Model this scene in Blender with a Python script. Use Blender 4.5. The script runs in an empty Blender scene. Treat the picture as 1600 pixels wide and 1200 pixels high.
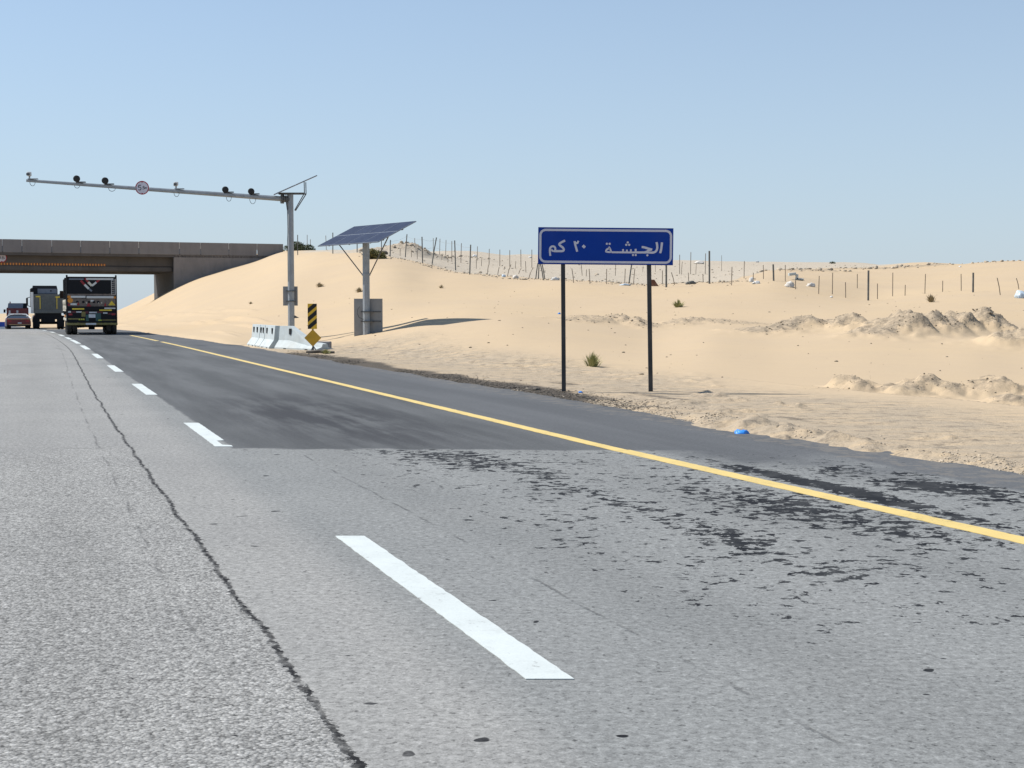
import bpy, bmesh, math, random
import numpy as np
from mathutils import Vector, Matrix

R = math.radians
rng = random.Random(7)
nrng = np.random.default_rng(11)
scene = bpy.context.scene
COL = scene.collection

# ------------------------------------------------------------------ camera
F = 2200.0                       # focal length in photo pixels (photo 1600 wide)
CAM_H = 1.40
PITCH = math.atan(120.0 / F)
cam_d = bpy.data.cameras.new('camera')
cam_d.sensor_width = 36.0
cam_d.lens = F / 1600.0 * 36.0
cam_d.clip_start = 0.1
cam_d.clip_end = 9000.0
cam = bpy.data.objects.new('camera', cam_d)
COL.objects.link(cam)
cam.location = (0, 0, CAM_H)
cam.rotation_euler = (R(90) - PITCH, 0, 0)
scene.camera = cam

# ------------------------------------------------------------------ light
SUN_ELEV = R(50.0)
SUN_AZ = R(-70.7)                # from +Y, positive towards +X
world = bpy.data.worlds.new('World')
scene.world = world
world.use_nodes = True
wn = world.node_tree
wn.nodes.clear()
w_out = wn.nodes.new('ShaderNodeOutputWorld')
w_bg = wn.nodes.new('ShaderNodeBackground')
w_sky = wn.nodes.new('ShaderNodeTexSky')
w_sky.sky_type = 'NISHITA'
w_sky.sun_disc = False
w_sky.sun_elevation = SUN_ELEV
w_sky.sun_rotation = SUN_AZ
w_sky.altitude = 150.0
w_sky.air_density = 0.75
w_sky.dust_density = 0.4
w_sky.ozone_density = 2.4
SKY_S = 0.10
w_bg.inputs['Strength'].default_value = SKY_S
# dusty desert air: the lower the sky, the more pale dust haze is mixed into it
w_tc = wn.nodes.new('ShaderNodeTexCoord')
w_sep = wn.nodes.new('ShaderNodeSeparateXYZ')
wn.links.new(w_tc.outputs['Generated'], w_sep.inputs[0])


def w_math(op, a, b):
    n = wn.nodes.new('ShaderNodeMath'); n.operation = op
    for i_, q_ in enumerate((a, b)):
        if isinstance(q_, float): n.inputs[i_].default_value = q_
        else: wn.links.new(q_, n.inputs[i_])
    return n.outputs[0]


w_z = w_math('MAXIMUM', w_sep.outputs[2], 0.0)
w_f = w_math('MULTIPLY', w_math('POWER', 2.718, w_math('MULTIPLY', w_z, -3.2)), 0.96)
w_mix = wn.nodes.new('ShaderNodeMix'); w_mix.data_type = 'RGBA'
wn.links.new(w_f, w_mix.inputs[0])
w_tint = wn.nodes.new('ShaderNodeMix'); w_tint.data_type = 'RGBA'; w_tint.blend_type = 'MULTIPLY'
w_tint.inputs[0].default_value = 1.0
w_tint.inputs[7].default_value = (0.97, 1.12, 1.12, 1)
wn.links.new(w_sky.outputs[0], w_tint.inputs[6])
wn.links.new(w_tint.outputs[2], w_mix.inputs[6])
w_mix.inputs[7].default_value = (0.366 / SKY_S, 0.420 / SKY_S, 0.473 / SKY_S, 1)
wn.links.new(w_mix.outputs[2], w_bg.inputs['Color'])
wn.links.new(w_bg.outputs[0], w_out.inputs['Surface'])

sun_d = bpy.data.lights.new('sun', 'SUN')
sun_d.energy = 4.0
sun_d.angle = R(0.53)
sun_d.color = (1.0, 0.955, 0.89)
sun = bpy.data.objects.new('sun', sun_d)
COL.objects.link(sun)
to_sun = Vector((math.sin(SUN_AZ) * math.cos(SUN_ELEV), math.cos(SUN_AZ) * math.cos(SUN_ELEV), math.sin(SUN_ELEV)))
sun.rotation_euler = to_sun.to_track_quat('Z', 'Y').to_euler()
sun.location = (-60, 20, 80)

scene.view_settings.view_transform = 'Standard'
scene.view_settings.look = 'None'
scene.view_settings.gamma = 1.0
scene.view_settings.use_curve_mapping = False
scene.view_settings.exposure = 0.55

# ------------------------------------------------------------------ measuring helpers
CP, SP = math.cos(PITCH), math.sin(PITCH)


def at(px, py, Y):
    """world point seen at photo pixel (px,py) at ground distance Y ahead of the camera"""
    u = (px - 800.0) / F
    v = (600.0 - py) / F
    t = Y / (CP + v * SP)
    return Vector((u * t, Y, CAM_H + t * (-SP + v * CP)))


def on_flat(px, py, z=0.0):
    v = (600.0 - py) / F
    dz = -SP + v * CP
    t = (z - CAM_H) / dz
    return Vector(((px - 800.0) / F * t, t * (CP + v * SP), z))


# ------------------------------------------------------------------ noise
def _hash(ix, iy, seed):
    h = (ix.astype(np.int64) * 374761393 + iy.astype(np.int64) * 668265263 + seed * 1442695041) & 0xFFFFFFFF
    h = ((h ^ (h >> 13)) * 1274126177) & 0xFFFFFFFF
    h = h ^ (h >> 16)
    return (h & 0xFFFF) / 65535.0


def vnoise(x, y, seed=0):
    x = np.asarray(x, float); y = np.asarray(y, float)
    ix = np.floor(x); iy = np.floor(y)
    fx = x - ix; fy = y - iy
    fx = fx * fx * fx * (fx * (fx * 6 - 15) + 10)
    fy = fy * fy * fy * (fy * (fy * 6 - 15) + 10)
    a = _hash(ix, iy, seed); b = _hash(ix + 1, iy, seed)
    c = _hash(ix, iy + 1, seed); d = _hash(ix + 1, iy + 1, seed)
    return (a + (b - a) * fx) * (1 - fy) + (c + (d - c) * fx) * fy - 0.5


def fbm(x, y, octaves=4, seed=0, gain=0.5):
    s = 0; a = 1.0
    for i in range(octaves):
        s = s + a * vnoise(x * 2 ** i + 17.3 * i, y * 2 ** i - 9.1 * i, seed + i)
        a *= gain
    return s


def sstep(a, b, x):
    t = np.clip((np.asarray(x, float) - a) / (b - a), 0, 1)
    return t * t * (3 - 2 * t)


# ------------------------------------------------------------------ the road's course
def lane_x(Y):
    """x of the white lane line at distance Y"""
    Y = np.asarray(Y, float)
    k = np.clip(Y - 45.0, 0, 190.0)
    k2 = np.clip(Y - 235.0, 0, None)
    return LX0 + LXS * Y - 0.00055 * k * k - 2 * 0.00055 * 190.0 * k2


def lane_slope(Y):
    Y = np.asarray(Y, float)
    return LXS - 2 * 0.00055 * np.clip(Y - 45.0, 0, 190.0)


def road_z(Y):
    Y = np.asarray(Y, float)
    k = np.clip(Y - 75.0, 0, 40.0)
    k2 = np.clip(Y - 115.0, 0, 45.0)
    return -0.00026 * k * k - 0.0208 * k2 + 0.00020 * k2 * k2


_p = [on_flat(708, 950), on_flat(331, 680), on_flat(230, 608.5), on_flat(182, 576), on_flat(154, 557)]
_A = np.polyfit([q.y for q in _p], [q.x for q in _p], 1)
LXS, LX0 = float(_A[0]), float(_A[1])


def lat(X, Y):
    """lateral distance right of the white lane line"""
    s = lane_slope(Y)
    return (np.asarray(X, float) - lane_x(Y)) / np.sqrt(1 + s * s)


def road_pt(t, Y, dz=0.0):
    """point of the carriageway at lateral offset t and station Y"""
    s = float(lane_slope(Y)); n = math.sqrt(1 + s * s)
    return Vector((float(lane_x(Y)) + t * n, Y, float(road_z(Y)) + dz))


def edge_t(Y):
    return np.interp(Y, [0, 10, 11.5, 13.5, 16, 21, 27, 31, 40, 50, 60, 80, 120, 200],
                     [5.6, 5.6, 5.58, 5.5, 5.3, 5.3, 5.2, 5.1, 5.1, 4.9, 4.8, 4.4, 4.3, 4.6])


ROAD_L = -9.5

# ------------------------------------------------------------------ terrain
COLS = {
    -200: [(20, 505 + 220), (60, 545), (110, 514), (150, 514), (200, 506), (300, 492)],
    60: [(60, 545), (110, 515), (150, 517), (200, 505), (250, 494), (300, 490)],
    130: [(85, 519), (110, 517), (150, 514), (200, 503), (240, 497), (300, 495)],
    180: [(79, 519.5), (110, 512), (148, 498), (170, 502), (200, 489), (230, 489)],
    200: [(77, 520), (110, 508), (148, 491), (168, 496), (200, 479), (230, 480)],
    222: [(73, 522), (110, 503), (152, 481.5), (170, 487), (200, 469), (230, 470)],
    251: [(66, 526), (100, 503), (130, 480), (156, 463), (180, 460), (210, 455)],
    300: [(59, 532), (80, 508), (110, 475), (140, 450), (158, 439), (175, 431), (210, 422)],
    362: [(51, 541), (75, 502), (110, 457), (140, 429), (160, 418), (180, 402), (210, 400)],
    410: [(46.5, 546), (52, 541), (70, 503), (100, 453), (140, 416), (160, 406), (180, 400), (210, 400)],
    446: [(43, 550), (48.5, 544), (54, 533), (75, 488), (100, 440), (130, 405), (148, 393), (163, 389), (200, 391), (260, 397)],
    500: [(36, 565), (42, 553), (46, 547), (50, 541), (60, 516), (75, 482), (95, 442), (112, 407), (124, 395), (135, 391), (160, 392), (260, 400)],
    572: [(30.5, 581), (40, 557), (47, 538), (52, 523), (60, 503), (75, 470), (90, 436), (105, 405), (112, 395), (118, 392.5), (150, 393), (200, 396), (260, 400)],
    620: [(28.5, 588), (40, 555), (47, 528), (52, 515), (60, 498), (75, 466), (92, 425), (103, 408), (110, 403), (150, 400), (260, 397)],
    660: [(27, 594), (34, 576), (42, 541), (47.5, 517), (50, 509), (52.5, 502), (55, 497), (62, 488), (70, 477), (90, 438), (104, 413), (108, 410), (150, 402), (260, 395), (300, 394)],
    736: [(24.6, 605), (29, 592), (38, 549), (46, 513), (49.2, 503), (53.4, 491), (58, 486), (66, 478), (76, 464), (88, 440), (94, 430), (98, 428), (150, 410), (220, 399), (300, 395)],
    800: [(22.5, 615), (27, 598), (38, 545), (46, 509), (50, 497), (54, 491), (62, 484), (76, 463), (88, 441), (92, 435), (150, 415), (300, 400), (400, 399)],
    880: [(20.4, 631), (23.5, 613), (27, 594), (38, 545), (45, 518), (50, 504), (56, 495), (63, 487), (76, 463), (87, 440), (90, 438), (150, 420), (300, 404), (400, 403)],
    1018: [(17.3, 658), (22.6, 616), (26, 597), (40, 548), (60, 492), (75, 465), (86, 448), (89, 446), (150, 425), (300, 409), (400, 408)],
    1108: [(15.6, 678), (18, 655), (23.7, 613), (30, 577), (45, 523), (60, 488), (75, 460), (86, 444), (88, 442), (150, 427), (300, 411), (400, 411)],
    1208: [(14.6, 692), (18, 660), (23.7, 616), (30, 582), (45, 528), (60, 490), (75, 458), (84, 441), (87, 437), (95, 429), (150, 421), (300, 413), (400, 412)],
    1357: [(13.3, 711), (18, 665), (22, 632), (26, 606), (35, 560), (46, 520), (60, 490), (75, 472), (82, 468), (95, 445), (118, 425), (140, 421), (300, 414), (400, 413)],
    1440: [(12.8, 722), (18, 668), (22, 633), (26, 608), (35, 562), (46, 521), (60, 489), (75, 467), (82, 460), (95, 443), (118, 422), (132, 417), (300, 418)],
    1520: [(12.3, 735), (17, 675), (22, 635), (27, 605), (35, 562), (46, 522), (60, 488), (75, 463), (81, 456), (95, 437), (115, 418), (130, 413.5), (160, 414), (250, 420)],
    1600: [(11.1, 757), (16, 690), (22, 640), (28, 603), (35, 567), (46, 527), (60, 490), (75, 463), (85, 446), (105, 422), (125, 411), (140, 409), (180, 412), (300, 420)],
    2100: [(11.1, 757), (16, 690), (22, 640), (28, 603), (35, 567), (46, 527), (60, 490), (75, 463), (85, 446), (105, 424), (125, 414), (140, 411), (180, 412), (300, 420)],
}


def pchip(x, y, xq):
    x = np.asarray(x, float); y = np.asarray(y, float)
    h = np.diff(x); d = np.diff(y) / h
    m = np.zeros_like(y)
    m[0], m[-1] = d[0], d[-1]
    for i in range(1, len(x) - 1):
        if d[i - 1] * d[i] > 0:
            w1 = 2 * h[i] + h[i - 1]; w2 = h[i] + 2 * h[i - 1]
            m[i] = (w1 + w2) / (w1 / d[i - 1] + w2 / d[i])
    xq = np.clip(xq, x[0], x[-1])
    i = np.clip(np.searchsorted(x, xq) - 1, 0, len(x) - 2)
    t = (xq - x[i]) / h[i]
    return ((1 + 2 * t) * (1 - t) ** 2 * y[i] + t * (1 - t) ** 2 * h[i] * m[i]
            + t * t * (3 - 2 * t) * y[i + 1] + t * t * (t - 1) * h[i] * m[i + 1])


LY0, LY1, NLY = math.log(3.0), math.log(5000.0), 900
_lys = np.linspace(LY0, LY1, NLY)
_ck = sorted(COLS)
_prof = []
for c in _ck:
    ys = []; zs = []
    for (Y, py) in COLS[c]:
        ys.append(Y); zs.append(at(c, py, Y).z)
    last = zs[-1]
    ys += [ys[-1] * 1.5, 1200, 5000]
    zs += [last - 1.5, last - 22, -90]
    _prof.append(pchip(ys, zs, np.exp(_lys)))
_prof = np.array(_prof)
_cg = np.arange(-200, 2101, 8.0)
_tab = np.array([np.interp(_cg, _ck, _prof[:, j]) for j in range(NLY)]).T      # [col, Y]
_k = np.exp(-0.5 * (np.arange(-6, 7) / 2.2) ** 2); _k /= _k.sum()
_pad = np.pad(_tab, ((6, 6), (0, 0)), mode='edge')
_tab = sum(_k[i] * _pad[i:i + _tab.shape[0]] for i in range(13))


def base_h(X, Y):
    X = np.asarray(X, float); Y = np.asarray(Y, float)
    Ys = np.clip(Y, 3.01, 4990)
    col = np.clip(800 + F * CP * X / Ys, -199.9, 2099.9)
    a = (col + 200) / 8.0
    b = (np.log(Ys) - LY0) / (LY1 - LY0) * (NLY - 1)
    i = np.clip(a.astype(int), 0, _tab.shape[0] - 2); j = np.clip(b.astype(int), 0, NLY - 2)
    fa = a - i; fb = b - j
    return (_tab[i, j] * (1 - fa) * (1 - fb) + _tab[i + 1, j] * fa * (1 - fb)
            + _tab[i, j + 1] * (1 - fa) * fb + _tab[i + 1, j + 1] * fa * fb)


# heaps of dumped soil: (photo column, distance, height, half width x, half width y, dirt)
HEAPS = []


def heap(px, Y, h, sx, sy, d=1.0):
    HEAPS.append(((px - 800) / F / CP * Y, Y, h, sx, sy, d))


for a in [(905, 52, 0.12, 0.90, 1.20, .8), (935, 53, 0.27, 0.90, 1.30, .8), (965, 54, 0.37, 0.70, 1.20, .8), (995, 53, 0.34, 0.55, 1.10, .8), (1018, 52, 0.16, 0.60, 0.90, .8),
          (1062, 53, 0.20, 0.60, 1.00, .8), (1085, 54, 0.23, 0.60, 1.00, .8), (1120, 54, 0.12, 0.80, 1.00, .8), (1160, 53, 0.13, 1.00, 1.00, .8),
          (1195, 47, .22, .8, 1.0), (1228, 47, .35, .6, 1.0), (1255, 48, .62, .65, 1.1), (1290, 48, .36, .6, 1.0),
          (1315, 47, .5, .5, 1.0), (1337, 47, .7, .5, 1.1), (1362, 48, .3, .6, 1.0),
          (1378, 44, .3, .7, 1.2), (1400, 45, .62, .6, 1.2), (1423, 45, .82, .5, 1.3), (1455, 46, .86, .5, 1.2), (1480, 46, .6, .5, 1.0),
          (1503, 47, .86, .5, 1.2), (1535, 48, .92, .5, 1.3), (1562, 47.5, .7, .5, 1.1), (1590, 47, .2, .5, 1.0),
          (1610, 41, .62, .7, 1.2), (1650, 41, .7, .7, 1.2)]:
    heap(*a)
for a in [(1300, 24, .12, .4, .6, .6), (1338, 24.5, .38, .33, .7, .8), (1362, 24.8, .2, .3, .6, .7), (1420, 24, .26, .4, .7, .8), (1452, 24.6, .44, .36, .8, .85),
          (1480, 24.3, .3, .3, .6, .8), (1535, 24.3, .3, .35, .7, .8), (1560, 24.5, .42, .38, .8, .8), (1600, 22.4, .25, .35, .5, 1.0), (1640, 24, .4, .5, .8, .8)]:
    heap(*a)
# the rocky hill behind the fence and its shoulder
for a in [(640, 140, 1.75, 2.0, 3.0, .8), (618, 139, 1.0, 1.5, 2.5, .8), (668, 141, .9, 1.6, 2.6, .8), (700, 150, .55, 2.2, 3.0, .7), (742, 170, .4, 3, 3, .6)]:
    heap(*a)
# thin dirt crests on the skyline to the right
for a in [(1400, 128, .35, 3.5, 2.0, .9), (1445, 128, .3, 3.0, 1.5, 1.0), (1345, 126, .2, 3.0, 2.0, .8), (1250, 112, .25, 2.5, 1.5, .8), (1290, 112, .25, 2.0, 1.5, .8),
          (1575, 134, .18, 3.0, 1.5, .7)]:
    heap(*a)


def heaps(X, Y):
    h = np.zeros_like(X); d = np.zeros_like(X)
    for (x, y, hh, sx, sy, dd) in HEAPS:
        m = (np.abs(X - x) < 4 * sx) & (np.abs(Y - y) < 4 * sy)
        if not m.any():
            continue
        wx = .55 * fbm(X[m] * 1.1 / sx, Y[m] * .9 / sx, 3, 13); wy = .5 * fbm(X[m] * .9 / sx + 7, Y[m] * .9 / sx, 3, 14)
        q_ = (X[m] - x) / sx / np.where(X[m] > x, 1.0, 1.75)
        r = np.sqrt((q_ + wx) ** 2 + ((Y[m] - y) / sy / 1.1 + wy) ** 2)
        e = np.exp(-r ** 1.9)
        hv = h[m]
        hv = np.maximum(hv, .80 * hh * e) + 0.15 * np.minimum(hv, hh * e)
        h[m] = hv
        d[m] = np.maximum(d[m], dd * sstep(0.08, 0.75, e))
    return h, d


def terrain(X, Y, full=False):
    X = np.atleast_1d(np.asarray(X, float)); Y = np.atleast_1d(np.asarray(Y, float))
    z = base_h(X, Y)
    t = lat(X, Y)
    rz = road_z(Y)
    de = t - edge_t(Y) + 0.16 * fbm(X * 1.3, Y * 0.8, 3, 5) + 0.25 * vnoise(X * .22, Y * .2, 8)
    hh, dirt = heaps(X, Y)
    rough = fbm(X * 3.2, Y * 2.2, 4, 21)
    col = 800 + F * X / np.maximum(Y, 3)
    # soft dune shapes
    away = sstep(4, 22, de)
    z = z + away * 0.10 * fbm(X * 0.16 + Y * .05, Y * 0.11, 3, 31) * np.clip(Y / 60, 0.3, 1.5)
    # verge: wheel tracks and clods between the asphalt and the clean sand
    verge = sstep(-0.2, 0.3, de) * (1 - sstep(3.2, 6.5, de + 1.2 * fbm(X * .35, Y * .3, 3, 71))) * (1 - sstep(46, 52, Y))
    tr = np.sin((t * 2.6 + 1.6 * fbm(X * .3, Y * .18, 2, 41)) * 2.1) * 0.5
    rightside = sstep(950, 1150, col)
    z = z + verge * (0.20 * rightside * np.maximum(-.08, fbm(X * .85 + .3 * Y, Y * .55, 4, 151)) + .10 * rightside * np.maximum(0, fbm(X * 1.9, Y * 1.1, 3, 161)) + 0.035 * tr * (.35 + rightside) + 0.075 * rough * (.5 + .8 * rightside) + .03 * fbm(X * 6, Y * 4, 3, 141))
    # sand slope ripples near the bridge (small slips)
    slip = (1 - sstep(400, 520, col)) * sstep(0.5, 2.5, de) * (1 - sstep(5.0, 9.0, de)) * sstep(40, 50, Y)
    z = z + slip * 0.42 * np.maximum(0, fbm(X * 1.5 + Y * 0.62, Y * .10 - X * .03, 3, 51) - .12)
    z = z + hh + hh.clip(0, .8) * 0.20 * rough + dirt * 0.075 * fbm(X * 4.5, Y * 3, 4, 61)
    # gravel plain beyond the fence
    fy = np.interp(col, [420, 520, 620, 700, 740, 850, 1000, 1110, 1150, 1210, 1330, 1600], [150, 121, 108, 101, 96, 91.5, 89.5, 88, 92, 118, 136, 400])
    grav = sstep(-1.5, 3.0, Y - fy + 3 * vnoise(X * .2, Y * .2, 91)) * sstep(430, 520, col)
    z = z + grav * 0.07 * fbm(X * .5, Y * .35, 3, 81)
    w = sstep(-0.12, 0.75, de)
    z_r = np.maximum(z, rz + 0.02)
    z_r = np.where(de < 6, z_r, z)
    under = rz - 0.10 - 0.1 * sstep(0.0, -1.5, -(-de))
    zz = (rz - 0.07) * (1 - w) + z_r * w
    dl = ROAD_L - t
    wl = sstep(0.0, 1.5, dl)
    zz = np.where(dl > 0, (rz - 0.07) * (1 - wl) + (z + .05 * rough) * wl, zz)
    if full:
        deb = (sstep(.15, .3, de) * (1 - sstep(.6, 1.7, de + .8 * fbm(X * .8, Y * .4, 3, 101)))
               * sstep(17, 23, Y) * (1 - sstep(40, 46, Y)))
        line2 = np.exp(-((de - 1.9 - .5 * vnoise(X * .3, Y * .25, 111)) / .30) ** 2) * sstep(13, 16, Y) * (1 - sstep(25, 29, Y)) * .62
        deb = np.maximum(deb, line2 * sstep(-.25, .2, fbm(X * .7, Y * .5, 3, 121)))
        return zz, dirt, grav, verge, deb
    return zz


def gz(x, y):
    return float(terrain(x, y)[0])


def ground_at(px, py, y0=12.0, y1=420.0):
    """first terrain point along the line of sight through a photo pixel"""
    Ys = np.exp(np.linspace(math.log(y0), math.log(y1), 1500))
    v = (600.0 - py) / F
    t = Ys / (CP + v * SP)
    X = (px - 800.0) / F * t
    z = CAM_H + t * (-SP + v * CP)
    hgt = terrain(X, Ys)
    k = np.nonzero(hgt >= z)[0]
    if len(k) == 0:
        k = [int(np.argmin(z - hgt))]
    k = k[0]
    return Vector((float(X[k]), float(Ys[k]), float(hgt[k])))


# ------------------------------------------------------------------ node helpers
class E:
    """a small arithmetic wrapper round Math nodes"""
    nt = None

    def __init__(s, sock): s.s = sock

    @staticmethod
    def op(kind, *a, clamp=False):
        n = E.nt.nodes.new('ShaderNodeMath'); n.operation = kind; n.use_clamp = clamp
        for i, q in enumerate(a):
            if isinstance(q, E): E.nt.links.new(q.s, n.inputs[i])
            else: n.inputs[i].default_value = q
        return E(n.outputs[0])

    def __add__(s, o): return E.op('ADD', s, o)
    __radd__ = __add__
    def __mul__(s, o): return E.op('MULTIPLY', s, o)
    __rmul__ = __mul__
    def __sub__(s, o): return E.op('SUBTRACT', s, o)
    def __rsub__(s, o): return E.op('SUBTRACT', o, s)
    def __truediv__(s, o): return E.op('DIVIDE', s, o)
    def abs(s): return E.op('ABSOLUTE', s)
    def max(s, o): return E.op('MAXIMUM', s, o)
    def min(s, o): return E.op('MINIMUM', s, o)
    def clamp(s): return E.op('ADD', s, 0.0, clamp=True)

    def ss(s, a, b):
        n = E.nt.nodes.new('ShaderNodeMapRange'); n.interpolation_type = 'SMOOTHSTEP'
        E.nt.links.new(s.s, n.inputs[0])
        if a < b:
            n.inputs[1].default_value = a; n.inputs[2].default_value = b; n.inputs[3].default_value = 0; n.inputs[4].default_value = 1
        else:
            n.inputs[1].default_value = b; n.inputs[2].default_value = a; n.inputs[3].default_value = 1; n.inputs[4].default_value = 0
        return E(n.outputs[0])

    def bell(s, c, w): return ((s - c).abs()).ss(w, 0.0)


def new_mat(name):
    m = bpy.data.materials.new(name); m.use_nodes = True
    nt = m.node_tree; E.nt = nt
    return m, nt, nt.nodes['Principled BSDF']


def n_noise(nt, vec, scale, detail=3, rough=0.5, dist=0.0, dim='3D'):
    n = nt.nodes.new('ShaderNodeTexNoise'); n.noise_dimensions = dim
    n.inputs['Scale'].default_value = scale; n.inputs['Detail'].default_value = detail
    n.inputs['Roughness'].default_value = rough; n.inputs['Distortion'].default_value = dist
    if vec is not None: nt.links.new(vec, n.inputs['Vector'])
    return E(n.outputs['Fac'])


def n_mix(nt, fac, a, b):
    n = nt.nodes.new('ShaderNodeMix'); n.data_type = 'RGBA'
    if isinstance(fac, E): nt.links.new(fac.s, n.inputs[0])
    else: n.inputs[0].default_value = fac
    for k, q in ((6, a), (7, b)):
        if isinstance(q, tuple): n.inputs[k].default_value = (*q[:3], 1)
        else: nt.links.new(q, n.inputs[k])
    return n.outputs[2]


def n_mul(nt, colsock, e):
    n = nt.nodes.new('ShaderNodeVectorMath'); n.operation = 'SCALE'
    nt.links.new(colsock, n.inputs[0]); nt.links.new(e.s, n.inputs[3])
    return n.outputs[0]


def n_bump(nt, e, bsdf, strength, distance):
    b = nt.nodes.new('ShaderNodeBump')
    b.inputs['Strength'].default_value = strength; b.inputs['Distance'].default_value = distance
    nt.links.new(e.s, b.inputs['Height']); nt.links.new(b.outputs[0], bsdf.inputs['Normal'])


def n_attr(nt, name):
    a = nt.nodes.new('ShaderNodeAttribute'); a.attribute_name = name
    return E(a.outputs['Fac'])


def simple(name, c, rough=0.6, metal=0.0, var=0.18, scale=6.0, dust=0.0, bump=0.0, spec=0.4):
    """painted / metal / concrete surface with uneven tone and, if asked, dust"""
    m, nt, b = new_mat(name)
    tc = nt.nodes.new('ShaderNodeTexCoord')
    n1 = n_noise(nt, tc.outputs['Object'], scale, 5, 0.6)
    col = n_mix(nt, n1.ss(.25, .75), tuple(q * (1 - var) for q in c), tuple(min(1, q * (1 + var)) for q in c))
    if dust:
        n2 = n_noise(nt, tc.outputs['Object'], scale * .35, 4, .65)
        col = n_mix(nt, n2.ss(.42, .72) * dust, col, (.40, .33, .25))
    nt.links.new(col, b.inputs['Base Color'])
    b.inputs['Roughness'].default_value = rough; b.inputs['Metallic'].default_value = metal
    b.inputs['Specular IOR Level'].default_value = spec
    if bump:
        n_bump(nt, n_noise(nt, tc.outputs['Object'], scale * 6, 4, .6), b, bump, .01)
    return m


M = {}
M['galv'] = simple('galvanised_steel', (.30, .325, .345), .5, .12, .12, 5)
M['steel_dark'] = simple('dark_steel', (.10, .105, .11), .5, .3, .15, 5)
M['post_dark'] = simple('sign_post_paint', (.035, .037, .04), .55, .1, .25, 4, .12)
M['sign_blue'] = simple('blue_sign_sheet', (.002, .042, .30), .5, 0, .05, 2, .03, spec=.15)
M['sign_white'] = simple('white_sign_sheet', (.62, .60, .66), .5, 0, .05, 3)
M['sign_back'] = simple('sign_back_aluminium', (.26, .265, .27), .5, .15, .1, 3, .25)
M['sign_red'] = simple('red_sign_sheet', (.36, .02, .035), .5, 0, .08, 3)
M['sign_yellow'] = simple('yellow_sign_sheet', (.85, .50, .035), .45, 0, .06, 3, .05)
M['sign_ochre'] = simple('ochre_sign_back', (.58, .33, .025), .6, 0, .12, 6, .1)
M['black'] = simple('black_paint', (.014, .013, .013), .5, 0, .2, 5)
M['rubber'] = simple('tyre_rubber', (.018, .018, .019), .8, 0, .3, 8, .12)
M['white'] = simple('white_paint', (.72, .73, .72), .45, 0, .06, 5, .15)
M['concrete_w'] = simple('whitewashed_concrete', (.47, .515, .515), .8, 0, .1, 4, .15, .3)
M['concrete_shaded'] = simple('shaded_concrete_end', (.22, .21, .21), .9, 0, .2, 5, .1, .3)  # darker copy of the whitewashed concrete for the barrier's shaded end
M['cable'] = simple('cable_sheath', (.09, .10, .11), .6, 0, .2, 5)
M['wood'] = simple('weathered_fence_wood', (.12, .125, .12), .85, 0, .3, 6, .1)
M['stake'] = simple('rusty_stake', (.20, .165, .13), .85, .1, .3, 6, .2)
M['rust'] = simple('rust_brown', (.17, .075, .045), .8, 0, .35, 4, .15)
M['plastic_w'] = simple('white_plastic', (.62, .62, .60), .5, 0, .05, 5, .06)
M['sack'] = simple('woven_sack', (.60, .57, .52), .8, 0, .18, 8, .2)
M['blue_bag'] = simple('blue_plastic_bag', (.05, .28, .78), .35, 0, .25, 8)
M['tarp'] = simple('pale_blue_sheeting', (.52, .62, .70), .45, 0, .15, 6, .1)
M['stone'] = simple('pale_stone', (.43, .36, .27), .9, 0, .3, 4, 0, .4)
M['stone_d'] = simple('dark_rubble', (.08, .07, .058), .9, 0, .5, 3, .25, .4)
M['clod'] = simple('soil_clod', (.30, .245, .175), .95, 0, .35, 3, 0, .4)

# concrete of the bridge: stained, board marked
def concrete(name, c, stain):
    m, nt, b = new_mat(name)
    tc = nt.nodes.new('ShaderNodeTexCoord')
    mp = nt.nodes.new('ShaderNodeMapping'); mp.inputs['Scale'].default_value = (.5, .5, .09)
    nt.links.new(tc.outputs['Object'], mp.inputs[0])
    big = n_noise(nt, tc.outputs['Object'], .35, 5, .6)
    run = n_noise(nt, mp.outputs[0], 3.0, 5, .65)
    fine = n_noise(nt, tc.outputs['Object'], 9, 4, .7)
    f = (big.ss(.35, .7) * .5 + run.ss(.45, .75) * .5 + (fine - .5) * .6).clamp()
    nt.links.new(n_mix(nt, f, c, stain), b.inputs['Base Color'])
    b.inputs['Roughness'].default_value = .9
    n_bump(nt, fine, b, .35, .03)
    return m


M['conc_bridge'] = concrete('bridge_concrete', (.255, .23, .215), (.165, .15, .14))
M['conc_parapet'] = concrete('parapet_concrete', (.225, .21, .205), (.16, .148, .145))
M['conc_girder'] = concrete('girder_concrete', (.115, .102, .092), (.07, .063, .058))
M['conc_dark'] = concrete('dark_abutment_concrete', (.085, .083, .085), (.06, .058, .058))  # darker mix, used on the abutment wall only
M['joint_sky'] = concrete('joint_sky_strip', (.80, .79, .76), (.6, .58, .55))  # pale tone of the sky between parapet panels


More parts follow.
